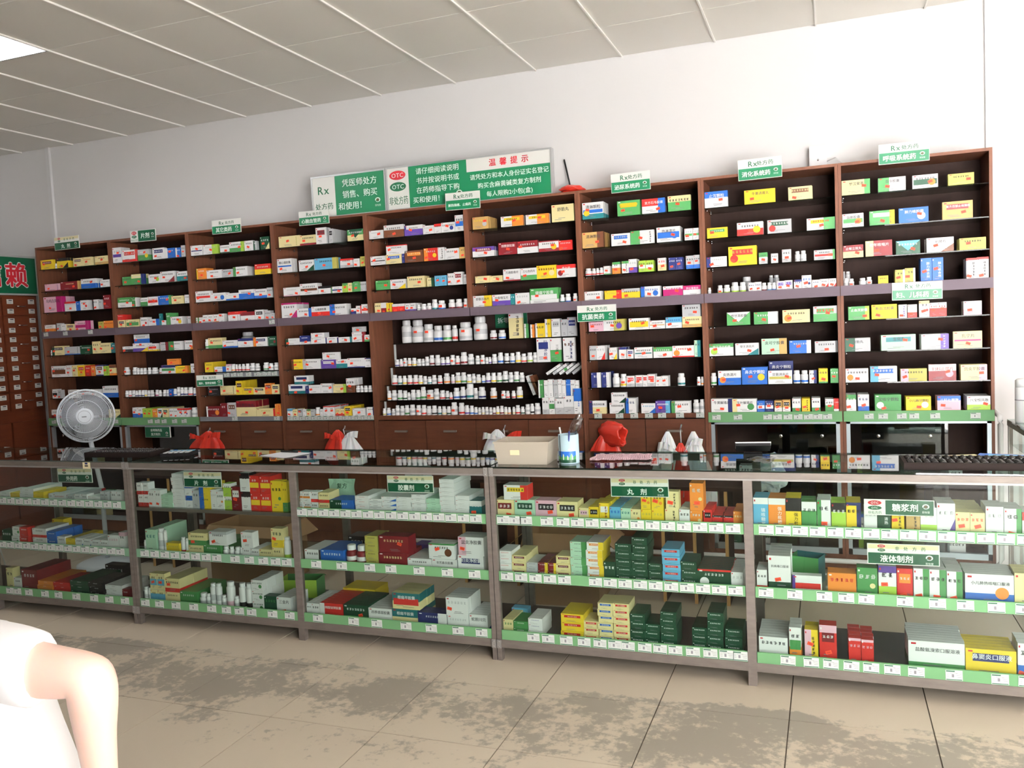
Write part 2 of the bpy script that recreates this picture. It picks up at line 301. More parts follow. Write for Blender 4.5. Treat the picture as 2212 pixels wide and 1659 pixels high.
ROWS = """
W0.1;B445,2213,-288,139,77,25,1,1|Y pM @24;J597,2213,-288,19,41,19,1,1|.;B626,2213,-288,124,81,27,3,1|Y tk3 qk @48;B807,2213,-288,96,68,22,2,1|L pb @28;B906,2213,-288,99,69,23,2,1|L ~O @45;B1042,2213,-288,139,67,22,2,1|L bt3 @54
W0.2;B469,2028,-288,170,60,20,1,1|P |V bM1 @26;B645,2028,-288,208,68,23,1,1|M rt1 ~L @76;B873,2028,-288,157,77,25,3,1|W bB5 ~K @73;B1079,2028,-288,100,58,20,2,1|W ~K @16
W0.3;B442,1852,-288,201,129,43,3,1|P rU3 =K乌鸡白凤丸 @37;B674,1852,-288,121,78,26,1,1|W tR2 ~S @57;B799,1852,-288,45,75,36,1,1|B;B847,1852,-288,80,81,26,2,1|W cR @53;B979,1852,-288,61,80,20,1,1|W lk2 @48;B1042,1852,-288,39,77,31,1,1|S;B1097,1852,-288,76,110,25,1,1|M @16
W0.4;B431,1684,-288,101,64,21,1,1|W bO5 @37;B566,1684,-288,47,73,37,1,1|S @26;B615,1684,-288,53,63,42,1,1|W;B672,1684,-288,88,60,20,1,1|L pb @57;B768,1684,-288,145,81,27,2,1|P mU3 rU2 @18;B1023,1684,-288,57,65,45,1,1|o @36;B1081,1684,-288,103,68,22,1,1|O ~M @17
W1.1;B1233,2213,-288,91,121,30,3,1|W ~S mV2 @63;B1331,2213,-288,149,93,31,1,1|W pR bR2 rR1 @52;B1491,2213,-288,115,86,28,2,1|G tS5 cY @62;B1641,2213,-288,119,86,28,1,1|W pN @27;B1761,2213,-288,101,76,25,1,1|B lW3 @53;B1869,2213,-288,52,73,41,1,1|B lW3 @49;B1925,2213,-288,40,87,32,1,1|S @45
W1.2;B1313,2028,-288,92,66,22,1,1|G ~K @36;B1407,2028,-288,124,81,27,2,1|G tL4 rN2 @67;B1581,2028,-288,118,68,23,1,1|W cl ~K @64;B1702,2028,-288,139,83,27,2,1|W ~K qM @25;B1867,2028,-288,100,73,24,1,1|W bT5 ~K @87
W1.3;B1248,1852,-288,141,79,26,3,1|W tG5 ~W @75;B1394,1852,-288,51,72,40,4,1|G rW3 @28;B1483,1852,-288,72,66,22,1,1|W bG5 ~K;B1556,1852,-288,103,69,23,1,1|W mR3 ~R @64;B1663,1852,-288,128,71,24,1,1|B rG2 ~W @74;B1795,1852,-288,112,62,20,2,1|L ~K @35;B1925,1852,-288,44,65,35,1,1|W ~K
W1.4;B1233,1684,-288,73,67,22,2,1|L pk @45;B+1233,1752,-288,56,43,45,2,1|R ~W;B1318,1684,-288,133,67,22,2,1|L mG4 @35;B1466,1684,-288,73,78,24,2,1|W cR ~K @48;B1547,1684,-288,111,60,20,2,1|W ~N rB3 @53;B1660,1684,-288,17,99,25,1,1|T;B1681,1684,-288,42,45,33,1,1|W @41;B1730,1684,-288,38,101,30,3,1|G;B1771,1684,-288,119,68,22,3,1|W ~K cY @63;B1939,1684,-288,33,65,26,1,1|S
W0.5;J465,1490,-288,24,45,24,1,1|.;B491,1490,-288,139,76,25,2,1|L lg2 pk @15;B631,1490,-288,172,66,22,1,1|S bB1 |K @26;B804,1490,-288,134,72,24,1,1|g ~W @75;B940,1490,-288,72,99,24,1,1|L ~K @36;B1013,1490,-288,123,84,28,1,1|L ~K @15;B1139,1490,-288,54,80,43,1,1|T @25
W0.6;B466,1306,-288,162,92,31,1,1|W ~K mb4 @14;B632,1306,-288,55,95,44,3,1|W ~R @36;B699,1306,-288,57,92,45,3,1|L @34;B757,1306,-288,79,91,26,4,1|Y pR @56;B838,1306,-288,64,88,21,4,1|R @45;B906,1306,-288,45,81,36,1,1|O @45;B956,1306,-288,81,87,27,2,1|W tN1 pb bN1 @56;B1041,1306,-288,57,78,45,1,1|l |g @24;B1102,1306,-288,68,87,23,1,1|L tb3 bO2 @25
W0.7;B454,1125,-288,56,77,45,1,1|W mk3 @57;B514,1125,-288,43,70,34,1,1|S @38;B633,1125,-288,101,70,23,1,1|W ~K;B750,1125,-288,108,66,22,1,1|S tR2 @44;B867,1125,-288,123,69,23,1,1|W ~K @35;B1014,1125,-288,161,93,31,2,1|W ~K bB4
W0.8;B426,954,-288,86,74,24,1,1|W bM4 @46;B520,954,-288,136,70,23,1,1|W bR3 ~K;B682,954,-288,117,70,23,1,1|S ~K;B815,954,-288,116,66,22,1,1|W tG3;B1061,954,-288,132,69,23,2,1|L qg ~K
W1.5;B1260,1490,-288,107,46,20,2,1|W bk5 @17;B1369,1490,-288,155,67,22,2,1|W bV4 qY ~K @51;B+1385,1557,-288,140,70,23,1,1|B tW5 ~K @16;B1527,1490,-288,83,60,20,4,1|W mR3 bY2 @65;B1648,1490,-288,76,66,22,3,1|S rM3;B1732,1490,-288,135,69,23,2,1|W lG4 ~K @25;B1892,1490,-288,85,71,23,2,1|W qO ~K @76
W1.6;J1242,1306,-288,48,61,48,1,1|. @56;J1333,1306,-288,43,58,43,1,1|.;J1380,1306,-288,27,52,27,1,1|.;J1411,1306,-288,31,50,31,1,1|.;J1446,1306,-288,31,50,31,1,1|.;J1492,1306,-288,31,52,31,1,1|.;J1527,1306,-288,54,51,54,1,1|.;J1608,1306,-288,33,45,33,1,1|R;B1642,1306,-288,138,66,22,2,1|W tN3 mG3 @68;B+1705,1373,-288,124,48,20,1,1|O ~b @36;B1784,1306,-288,118,57,20,2,1|Y ~K rO2 @76;B1935,1306,-288,41,71,32,1,1|W ~k cM
W1.7;J1239,1125,-288,34,51,34,1,1|.;J1276,1125,-288,30,51,30,1,1|R;J1308,1125,-288,34,52,34,1,1|.;J1345,1125,-288,28,49,28,1,1|N;J1376,1125,-288,29,52,29,1,1|N;J1409,1125,-288,31,52,31,1,1|N;J1444,1125,-288,23,52,23,1,1|Y;J1471,1125,-288,27,49,27,1,1|.;J1500,1125,-288,33,50,33,1,1|.;J1552,1125,-288,31,52,31,1,1|U;J1587,1125,-288,27,49,27,1,1|.;J1629,1125,-288,31,50,31,1,1|.;J1661,1125,-288,33,50,33,1,1|.;B1701,1125,-288,34,57,27,1,1|B @57;J1737,1125,-288,30,57,30,1,1|B;J1771,1125,-288,32,69,32,1,1|.;J1805,1125,-288,31,66,31,1,1|N;J1839,1125,-288,35,66,35,1,1|N;J1878,1125,-288,45,66,45,1,1|R;J1930,1125,-288,37,60,37,1,1|N
W1.8;B1313,954,-288,51,83,41,1,1|W bB4 @34;B1366,954,-288,49,83,39,1,1|W bB4 @36;B1417,954,-288,49,74,39,4,1|l @45;B1468,954,-288,49,73,39,4,1|l @35;B1518,954,-288,49,70,39,4,1|O cY;B1570,954,-288,50,73,40,4,1|W pg qg @54;B1622,954,-288,56,73,45,4,1|L pg @45;B1689,954,-288,42,70,33,1,1|W ~K @47;B1732,954,-288,38,69,31,1,1|W ~K @58;B1772,954,-288,51,72,41,1,1|W tR2 cV @64;B1825,954,-288,52,72,42,1,1|W tR2 cV @54;J1896,954,-288,52,75,52,1,1|.;J1951,954,-288,27,72,27,1,1|.
W2.1;B2018,2213,-288,111,76,25,1,1|W mN1 ~S @53;B2137,2213,-288,138,72,24,1,1|W rl4 ~S @55;B2296,2213,-288,87,58,20,1,1|W ~K bg1 @67;B2384,2213,-288,131,74,24,1,1|W bG4 rl2 ~K @75;B2523,2213,-288,78,74,24,1,1|W ~K @46;B2605,2213,-288,31,67,25,4,1|g rS6;B2667,2213,-288,81,92,27,1,1|g qL ~W @35
W2.2;B2058,2028,-288,94,83,27,3,1|O lY1 @56;B2154,2028,-288,141,62,21,1,1|W ~K @37;B2296,2028,-288,104,59,20,1,1|S ~K @75;B2402,2028,-288,133,71,23,4,1|W lG2 ~g @36;B2601,2028,-288,143,77,25,2,1|R bY5 ~W
W2.3;B2033,1852,-288,144,83,27,1,1|W ~K mR2 @16;B2179,1852,-288,140,62,21,2,1|W ~S cB @35;B2321,1852,-288,118,52,20,1,1|W bB2 ~S @75;B2441,1852,-288,138,71,24,1,1|B tW4 ~N @74;B2583,1852,-288,111,68,22,1,1|W bB3 ~N @56;B2697,1852,-288,49,74,39,1,1|S ~K @47
W2.4;B2018,1684,-288,17,50,25,1,1|W lG3 @66;B2037,1684,-288,46,50,36,1,1|W lG3 @57;B2086,1684,-288,47,66,38,1,1|W bS3 @26;B2135,1684,-288,48,66,39,1,1|W bS3 @36;B2185,1684,-288,49,66,39,1,1|W bO2 @46;B2238,1684,-288,53,69,42,1,1|W @31;B2327,1684,-288,108,56,20,1,1|W |K @53;B+2328,1740,-288,160,23,20,1,1|R ~L;B2443,1684,-288,130,72,24,2,1|W tM4 @48;B2577,1684,-288,78,81,26,2,1|W pk @57;B2663,1684,-288,53,71,42,1,1|S ~K @47;B2718,1684,-288,34,51,27,1,1|S @46
W3.1;B2832,2213,-288,183,79,26,1,1|L |o @44;B3016,2213,-288,139,72,24,1,1|L bM2 ~k @25;B3156,2213,-288,87,117,29,2,1|W ~K pM @45;B3265,2213,-288,32,102,26,7,1|S pk;B3419,2213,-288,130,82,27,2,1|G bL5 vg ~W @35
W3.2;B2805,2028,-288,129,101,33,2,1|W =K脑心通胶囊 mB1 @27;B2994,2028,-288,130,78,26,2,1|W ~K qg @56;B3131,2028,-288,185,81,27,2,1|C ~K ro2 @46;B3345,2028,-288,103,64,21,1,1|W tR2 bS3 @76;B3456,2028,-288,49,58,40,2,1|W ~S @37;B3512,2028,-288,43,70,34,1,1|o @46
W3.3;B2845,1852,-288,143,63,21,1,1|W ~S bP1 @87;B2990,1852,-288,154,82,27,2,1|W ~K mb2 @36;B3148,1852,-288,102,56,20,1,1|W tk3 @36;B3257,1852,-288,92,46,20,1,1|W mN2 lG1 @77;B3351,1852,-288,43,65,34,1,1|l tG2 @54;B3397,1852,-288,43,65,34,1,1|L rG2 @37;B3444,1852,-288,45,71,36,1,1|G @46;B3490,1852,-288,63,67,21,1,1|S ~K lG2
W3.4;B2817,1684,-288,135,118,39,4,1|W tU1 qU @67;B2953,1684,-288,123,70,23,1,1|W ~K rB2 @66;B3078,1684,-288,154,78,26,1,1|W bR5 =K心脑康胶囊 @46;B3234,1684,-288,144,87,29,2,1|W lB3 ~K @26;B3411,1684,-288,42,49,34,1,1|N tW4 @33;B3454,1684,-288,44,65,35,1,1|W rR2 @35;B3499,1684,-288,56,74,44,1,1|W mR2 @54
W2.5;J2081,1490,-288,37,73,37,1,1|G;B2122,1490,-288,133,80,26,2,1|L ~K bG3 @24;B2257,1490,-288,137,56,20,2,1|W bB2 ~K @17;B2402,1490,-288,135,65,22,1,1|W tN3 @55;B2545,1490,-288,125,68,22,2,1|W pN lO2 @25;B2681,1490,-288,73,71,23,1,1|g cM;J<2299,1490,-148,102,114,102,1,1|S
W2.6;B2073,1306,-288,78,77,25,6,1|Y @36;B2163,1306,-288,109,40,20,1,1|W rB3 ~N @18;B2274,1306,-288,40,56,32,1,1|W tP2 @46;J2314,1306,-288,36,56,36,1,1|O;J2358,1306,-288,20,53,20,1,1|R;J2382,1306,-288,24,53,24,1,1|R;J2414,1306,-288,28,54,28,1,1|R;J2446,1306,-288,36,56,36,1,1|R;J2486,1306,-288,44,58,44,1,1|.;J2534,1306,-288,39,54,39,1,1|.;J2608,1306,-288,47,59,47,1,1|G;J2659,1306,-288,39,52,39,1,1|. @36;J2702,1306,-288,50,55,50,1,1|.
W2.7;B2086,1125,-288,107,64,21,1,1|k ~S @25;B2205,1125,-288,149,70,23,2,1|L |K bt1 @25;B2355,1125,-288,59,106,45,4,1|Y pb @27;B2415,1125,-288,98,56,20,1,1|Y pb @76;B2515,1125,-288,105,52,20,1,1|L pk @25;B2621,1125,-288,61,82,20,2,1|O pM @24;B2683,1125,-288,66,72,22,1,1|L pk @67
W2.8;B2058,954,-288,135,84,28,1,1|M lW1 cO ~W;B2194,954,-288,61,107,20,1,1|M;B2260,954,-288,81,110,27,1,1|S pb @17;B2345,954,-288,182,123,40,4,1|L tM4 =K人参卫生丸 @57;B2529,954,-288,171,62,21,2,1|L rR1 ~o @45;B2701,954,-288,54,95,43,1,1|O |R @57
W3.5;B2835,1490,-288,123,48,20,1,1|W lg2 ~S @17;B2960,1490,-288,86,64,21,1,1|N bW3 @67;B3057,1490,-288,123,41,20,1,1|W ~V @35;B+3060,1532,-288,144,38,20,1,1|W ~V rS2 @35;B3183,1490,-288,97,44,20,1,1|W lN1 ~N @47;B3281,1490,-288,119,40,20,1,1|W lN1 rT1 @65;B3407,1490,-288,102,71,23,1,1|W rM2 ~S @26;B+3412,1562,-288,106,37,20,1,1|S ~K @46;B3510,1490,-288,45,49,36,1,1|W bG3 @45
W3.6;B2874,1306,-288,97,74,24,1,1|Y lb2 ~k @35;B2973,1306,-288,153,73,24,1,1|W lS2 ~K @25;B3133,1306,-288,125,63,21,1,1|V pW ~N @84;B+3147,1370,-288,144,53,20,1,1|W ~K @35;B3261,1306,-288,93,63,21,1,1|W bT5 ~N @62;B3355,1306,-288,143,68,23,1,1|W ~S bN1 @25;B3501,1306,-288,54,65,43,1,1|W ~K tN1
W3.7;B2834,1125,-288,144,68,22,2,1|W bT3 pN ~K @49;B+2890,1193,-288,127,64,21,3,1|W bT3 pN ~K @75;B2982,1125,-288,31,54,25,1,1|N;B3014,1125,-288,101,61,20,1,1|W ~S @15;B3116,1125,-288,103,70,23,1,1|W rS1 ~K @84;B3223,1125,-288,105,63,21,1,1|L ~S rl2 @75;B3335,1125,-288,68,103,23,5,1|W bb5 ~K @45;J3406,1125,-288,34,47,34,1,1|.;J3443,1125,-288,25,47,25,1,1|.;J3471,1125,-288,32,47,32,1,1|.;J3507,1125,-288,32,47,32,1,1|.
W3.8;B2809,954,-288,46,58,37,1,1|W tC3 @37;B2857,954,-288,40,52,32,3,1|L ~K @57;B2901,954,-288,38,55,30,1,1|S pk @43;B2946,954,-288,30,52,25,1,1|W;B2980,954,-288,34,51,27,1,1|L tG2 @46;B3016,954,-288,28,51,25,1,1|S ~K;J3047,954,-288,41,64,41,1,1|O;B3096,954,-288,26,51,25,1,1|W;B3126,954,-288,47,73,37,5,1|W tR1 @54;B3174,954,-288,48,73,38,5,1|W tR1 @54;B3229,954,-288,39,51,31,1,1|L bR3 ~M @46;B3269,954,-288,35,51,28,1,1|L bR3 ~M @46;B3305,954,-288,58,69,45,4,1|Y pk @46;B3374,954,-288,104,53,20,3,1|W ~S @55;B3492,954,-288,63,62,21,1,1|W rN2 @38
W4.1;B3596,2213,-288,112,58,20,1,1|W ~S @74;B3716,2213,-288,154,85,28,1,1|W ~K bb6 @57;B3878,2213,-288,140,70,23,2,1|W lN1 bV6 @34;B4022,2213,-288,84,57,20,1,1|W ~S @75;B4108,2213,-288,52,63,41,1,1|W tR3 ~k;B4163,2213,-288,99,66,22,2,1|W ~K cN @43;B4266,2213,-288,62,108,20,1,1|W mB3 ~K @34
W4.2;B3595,2028,-288,121,62,20,1,1|W mk1 @24;B3720,2028,-288,124,65,21,1,1|L pB @14;B+3726,2093,-288,156,64,21,1,1|W ~K tR1 @14;B3846,2028,-288,21,64,25,1,1|N;B3869,2028,-288,144,81,27,1,1|b pO ~L @56;B4018,2028,-288,107,87,29,1,1|R lO3 cY @17;B4126,2028,-288,48,86,38,1,1|W |k;B4178,2028,-288,106,73,24,1,1|W ~k @83;B4288,2028,-288,44,76,35,1,1|t @57
W4.3;B3626,1852,-288,114,65,22,1,1|G ~k @75;B3743,1852,-288,120,65,21,2,1|W qY ~N @25;B3878,1852,-288,133,78,26,3,1|L ~K @75;B4030,1852,-288,49,60,39,2,1|L rg3;B4090,1852,-288,45,70,36,1,1|C @54;B4136,1852,-288,43,70,34,1,1|C @55;B4190,1852,-288,46,80,36,2,1|W ~k @27;B4238,1852,-288,62,86,20,2,1|W pM @57;B4307,1852,-288,25,66,25,1,1|S
W4.4;B3607,1684,-288,50,76,40,1,1|L ~K @67;B3658,1684,-288,42,76,33,1,1|M tW5 @58;B3701,1684,-288,39,72,31,1,1|Y |k @56;B3748,1684,-288,49,62,39,1,1|R tW3 @57;B3799,1684,-288,46,62,37,1,1|R tW3 @46;B3849,1684,-288,37,61,29,1,1|W bV3 @45;B3887,1684,-288,42,61,34,3,1|W bV3 @35;J3937,1684,-288,27,48,27,1,1|.;J3967,1684,-288,42,51,42,1,1|P;J4012,1684,-288,34,54,34,1,1|P;J4050,1684,-288,43,77,43,1,1|T;J4096,1684,-288,54,67,54,1,1|B @56;J4177,1684,-288,48,70,48,1,1|M;J4232,1684,-288,48,70,48,1,1|M;J4290,1684,-288,42,70,42,1,1|. @48
W5.1;B4396,2213,-288,114,81,27,6,1|t ~Y cS @83;B4601,2213,-288,156,67,22,2,1|W rO5 pY @64;B4777,2213,-288,159,63,21,2,1|W rO5 pY @63;B4959,2213,-288,149,110,36,1,1|L =K舒筋丸
W5.2;B4385,2028,-288,157,65,22,3,1|W tV4 pM =W抗骨质增生丸 @66;B4575,2028,-288,131,81,27,1,1|M =W颈腰康胶囊 @55;B4709,2028,-288,144,80,26,1,1|W tM5 ~W @14;B4860,2028,-288,136,70,23,1,1|W tM1 bM3 ~K cY @74;B4998,2028,-288,89,63,21,1,1|R ~W @18
W5.3;B4395,1852,-288,106,46,20,2,1|L ~S @74;B4504,1852,-288,88,42,20,1,1|L @65;B4600,1852,-288,122,78,26,1,1|W =K万通筋骨片 bM1 @27;B4725,1852,-288,112,77,25,1,1|W bG4 =K三七伤药片 @26;B4838,1852,-288,135,86,28,1,1|Y ~M cL @46;B4976,1852,-288,126,82,27,1,1|W tR3 =W丹七片 dM @35
W5.4;B4372,1684,-288,134,82,27,1,1|W =K舒筋活血片 rY4 @65;B4513,1684,-288,129,82,27,2,1|W bV5 =K抗骨增生片 @24;B4644,1684,-288,31,81,25,1,1|T;B4678,1684,-288,100,84,28,1,1|W ~S @27;B4783,1684,-288,195,106,35,2,1|G bW3 =W健痛宁胶囊 mW3 @24;J4985,1684,-288,33,57,33,1,1|T;J5022,1684,-288,37,60,37,1,1|B;J5075,1684,-288,30,60,30,1,1|. @58
T.1;J3751,1466,-200,74,162,74,1,1|.;J3829,1466,-200,90,161,90,1,1|. @25;J3923,1466,-200,79,127,79,1,1|S @43;J4004,1466,-200,69,113,69,1,1|B;J4076,1466,-200,67,113,67,1,1|G;J4153,1466,-200,41,109,41,1,1|R;J4197,1466,-200,96,128,96,1,1|S @44;J4310,1466,-200,97,163,97,1,1|. @46;J4439,1466,-200,49,62,49,1,1|M;J4502,1466,-200,51,61,51,1,1|B;B4589,1466,-200,97,173,32,1,1|L tW2 |k;B4700,1466,-200,24,96,25,1,1|W rG5;B4744,1466,-200,24,89,25,1,1|W rO5;B4780,1466,-200,67,95,22,1,1|Y lW2 ~k;B4849,1466,-200,40,120,32,1,1|Y lW4;B4895,1466,-200,60,120,45,1,1|W pS;B4961,1466,-200,45,113,36,1,1|S;B5007,1466,-200,62,125,20,1,1|S pN
T.2;J3699,1299,-220,36,51,36,1,1|N;J3738,1299,-220,27,54,27,1,1|P;J3769,1299,-220,29,60,29,1,1|. @35;J3803,1299,-220,30,59,30,1,1|O;J3837,1299,-220,36,59,36,1,1|Y;J3874,1299,-220,39,50,39,1,1|.;J3916,1299,-220,24,50,24,1,1|.;J3942,1299,-220,32,64,32,1,1|.;J3977,1299,-220,37,73,37,1,1|M;J4020,1299,-220,40,73,40,1,1|S;J4064,1299,-220,33,56,33,1,1|V;J4102,1299,-220,33,58,33,1,1|V;J4138,1299,-220,38,69,38,1,1|. @56;J4179,1299,-220,33,63,33,1,1|R;J4216,1299,-220,50,86,50,1,1|M;J4272,1299,-220,46,72,46,1,1|.;J4331,1299,-220,33,59,33,1,1|.;J4368,1299,-220,35,62,35,1,1|. @57;J4407,1299,-220,23,46,23,1,1|.;J4431,1299,-220,21,46,21,1,1|V;J4454,1299,-220,38,65,38,1,1|S;J4498,1299,-220,40,74,40,1,1|B;J4546,1299,-220,37,68,37,1,1|k;J4588,1299,-220,36,68,36,1,1|B;J4628,1299,-220,38,74,38,1,1|Y;J4669,1299,-220,39,61,39,1,1|R;J4711,1299,-220,41,67,41,1,1|l;J4755,1299,-220,32,67,32,1,1|.;B4790,1299,-220,94,159,31,1,1|W pN |N妇炎净胶囊 @68;B4886,1299,-220,74,158,24,1,1|W bG5 |K三金片 @66;B4976,1299,-220,82,157,27,1,1|W |N ~b
T.3;J3680,1169,-245,43,71,43,1,1|R;J3728,1169,-245,34,64,34,1,1|T;J3768,1169,-245,31,64,31,1,1|Y;J3804,1169,-245,41,67,41,1,1|R;J3851,1169,-245,39,67,39,1,1|R;J3893,1169,-245,35,64,35,1,1|Y;J3931,1169,-245,31,57,31,1,1|.;J3965,1169,-245,33,53,33,1,1|T;J4000,1169,-245,35,63,35,1,1|.;J4044,1169,-245,36,60,36,1,1|R;J4091,1169,-245,46,73,46,1,1|O;J4150,1169,-245,28,63,28,1,1|P;J4181,1169,-245,41,76,41,1,1|Y;J4224,1169,-245,41,76,41,1,1|G;J4268,1169,-245,39,62,39,1,1|Y;J4309,1169,-245,28,65,28,1,1|.;J4339,1169,-245,36,59,36,1,1|L;J4382,1169,-245,28,52,28,1,1|B;J4412,1169,-245,36,68,36,1,1|V;J4451,1169,-245,38,68,38,1,1|Y;J4492,1169,-245,40,68,40,1,1|G;J4535,1169,-245,43,77,43,1,1|g;J4582,1169,-245,33,68,33,1,1|.;J4617,1169,-245,41,71,41,1,1|G;J4661,1169,-245,34,64,34,1,1|.
T.4;J3651,1061,-270,31,68,31,1,1|O;J3685,1061,-270,40,71,40,1,1|.;J3732,1061,-270,40,71,40,1,1|G;J3775,1061,-270,37,67,37,1,1|g;J3814,1061,-270,23,54,23,1,1|.;J3838,1061,-270,40,71,40,1,1|S;J3880,1061,-270,35,70,35,1,1|G;J3917,1061,-270,41,90,41,1,1|G;J3960,1061,-270,57,67,57,1,1|O @86;J4020,1061,-270,41,76,41,1,1|.;J4066,1061,-270,42,63,42,1,1|R;J4112,1061,-270,29,59,29,1,1|g;J4142,1061,-270,25,49,25,1,1|R;J4171,1061,-270,47,79,47,1,1|B;J4225,1061,-270,39,85,39,1,1|N;J4266,1061,-270,60,105,60,1,1|T;J4328,1061,-270,30,75,30,1,1|.;J4360,1061,-270,51,81,51,1,1|N;J4448,1061,-270,47,74,47,1,1|O;J4530,1061,-270,34,52,34,1,1|. @45;J4566,1061,-270,27,51,27,1,1|R;J4607,1061,-270,29,51,29,1,1|R;J4641,1061,-270,44,77,44,1,1|Y;B4806,1061,-270,35,120,28,1,1|G lW3;B4846,1061,-270,27,117,25,1,1|W ~k;B4874,1061,-270,34,123,27,1,1|W ~S;B4912,1061,-270,30,120,25,1,1|S ~k;B4944,1061,-270,24,122,25,1,1|W;B4971,1061,-270,26,116,25,1,1|W ~k;B5001,1061,-270,28,119,25,1,1|B ~W;B5031,1061,-270,30,116,25,1,1|W;B5063,1061,-270,25,112,25,1,1|W ~k
T.5;J3620,954,-292,26,51,26,1,1|o;J3650,954,-292,33,54,33,1,1|B;J3692,954,-292,27,47,27,1,1|.;J3722,954,-292,33,71,33,1,1|.;J3759,954,-292,34,67,34,1,1|.;J3796,954,-292,35,71,35,1,1|G;J3834,954,-292,43,74,43,1,1|.;J3886,954,-292,39,70,39,1,1|. @46;J3927,954,-292,39,70,39,1,1|R;J3968,954,-292,38,63,38,1,1|S;J4008,954,-292,40,66,40,1,1|k;J4056,954,-292,29,60,29,1,1|T;J4088,954,-292,33,60,33,1,1|L;J4125,954,-292,31,59,31,1,1|g;J4157,954,-292,47,86,47,1,1|. @47;J4215,954,-292,45,82,45,1,1|R;J4262,954,-292,34,65,34,1,1|V;J4299,954,-292,33,62,33,1,1|B;J4334,954,-292,27,52,27,1,1|B;J4364,954,-292,22,49,22,1,1|.;J4390,954,-292,23,52,23,1,1|L;J4415,954,-292,27,52,27,1,1|.;J4445,954,-292,25,49,25,1,1|.;J4472,954,-292,24,48,24,1,1|M;J4498,954,-292,24,55,24,1,1|Y;J4524,954,-292,30,58,30,1,1|M;J4556,954,-292,24,51,24,1,1|L;J4581,954,-292,25,48,25,1,1|O;J4618,954,-292,19,51,19,1,1|L;J4638,954,-292,33,61,33,1,1|R;J4676,954,-292,28,51,28,1,1|g;J4708,954,-292,36,67,36,1,1|.;J4745,954,-292,27,70,27,1,1|k;J4774,954,-292,41,73,41,1,1|.;B4836,954,-292,45,110,36,1,1|W bS3;B4883,954,-292,39,113,31,1,1|W mG3;B4926,954,-292,60,104,20,1,1|W bS4;B4987,954,-292,67,119,22,1,1|W bS4;B5056,954,-292,49,168,39,1,1|W tB5 |B
W6.1;B5166,2213,-288,139,104,34,4,1|W mB2 bT3 =K清淋颗粒 dY @24;B5396,2213,-288,145,93,31,2,1|G pY ~Y @26;B5554,2213,-288,144,90,30,2,1|W tR5 rB3 =W复方石韦胶囊 @77;B5717,2213,-288,139,93,31,1,1|L bG6 ~K @45
W6.2;B5158,2028,-288,140,100,33,5,1|t rb3 =K清淋颗粒 @76;B5349,2028,-288,122,76,25,1,1|W pB ~S @77;B5474,2028,-288,149,84,28,1,1|W lG4 |K @45;B5640,2028,-288,146,92,30,4,1|W =K热淋清片 mB4 cB @75;B5813,2028,-288,49,71,39,1,1|W mG2 ~S @36;B5864,2028,-288,38,71,31,2,1|W mG2 ~S @35
W6.3;J5163,1852,-288,44,47,44,1,1|R;J5209,1852,-288,28,44,28,1,1|R;J5239,1852,-288,20,44,20,1,1|R;J5260,1852,-288,28,46,28,1,1|R;B5291,1852,-288,41,53,32,2,1|W bG1 ~S @45;B5348,1852,-288,50,74,40,2,1|W tG2 bO5 @46;B5411,1852,-288,44,76,35,1,1|W tG2 |K @37;B5456,1852,-288,51,85,41,2,1|W bV4 ~S @37;B5519,1852,-288,43,71,34,1,1|l mW3 ~K @44;B5563,1852,-288,51,70,41,2,1|l mW3 ~K @57;B5640,1852,-288,51,79,40,1,1|W bL5 ~R @66;B5709,1852,-288,42,76,34,1,1|N ~W @47;B5753,1852,-288,43,76,34,2,1|N ~W @45;B5816,1852,-288,47,80,37,1,1|S bB3 ~k @45;B5864,1852,-288,38,82,31,1,1|S bB3 ~k @44
W6.4;B5158,1684,-288,114,65,22,2,1|W ~K @86;B5291,1684,-288,110,63,21,1,1|Y rR3 ~o @66;B5403,1684,-288,117,69,23,1,1|Y tS3 ~K @26;B5527,1684,-288,122,75,25,2,1|W lB2 cB ~B @46;B5668,1684,-288,122,68,22,2,1|W bU7 =U罗红霉素胶囊 @74;B5793,1684,-288,109,65,21,1,1|W tU4 =W罗红霉素片
W6.5;B5177,1490,-288,97,61,20,1,1|P ~M @24;B5275,1490,-288,135,73,24,3,1|o lW5 cV ~K @45;B5442,1490,-288,129,72,24,2,1|W mY5 ~k @74;B5574,1490,-288,99,52,20,1,1|W ~k mt1 @36;B5678,1490,-288,99,68,23,1,1|C bW5 ~B @26;B5781,1490,-288,121,66,22,1,1|L ~k bt3 @25;B+5783,1556,-288,111,75,25,2,1|S ~k @76
W6.6;B5175,1306,-288,46,91,36,1,1|S ~K @57;B5222,1306,-288,56,90,45,3,1|W qR ~S;B5306,1306,-288,50,75,40,2,1|W qY ~S @25;B5370,1306,-288,48,75,39,3,1|W tN2 ~W @56;B5422,1306,-288,42,58,33,1,1|W pN @46;B5471,1306,-288,114,70,23,2,1|W ~k mT1 @55;B5593,1306,-288,118,67,22,1,1|W tG4 ~W @67;B5713,1306,-288,135,71,23,1,1|W ~R bR1 dO @83;B5850,1306,-288,37,101,30,1,1|e rT5
W6.7;B5179,1125,-288,64,98,21,1,1|N rW4;B5248,1125,-288,53,98,42,3,1|N rW4;J5318,1125,-288,45,88,45,1,1|S;J5366,1125,-288,46,83,46,1,1|Y @37;B5413,1125,-288,52,70,41,1,1|W pR bS3 @34;B5471,1125,-288,45,73,36,1,1|W pR bS3 @35;B5518,1125,-288,29,72,25,1,1|W pR;B5548,1125,-288,49,77,39,2,1|W pR bS3 @65;B5600,1125,-288,34,62,27,1,1|W ~S @44;B5635,1125,-288,44,65,35,2,1|W ~S @44;J5736,1125,-288,47,78,47,1,1|T;J5858,1125,-288,23,54,23,1,1|. @57;J5883,1125,-288,19,54,19,1,1|O
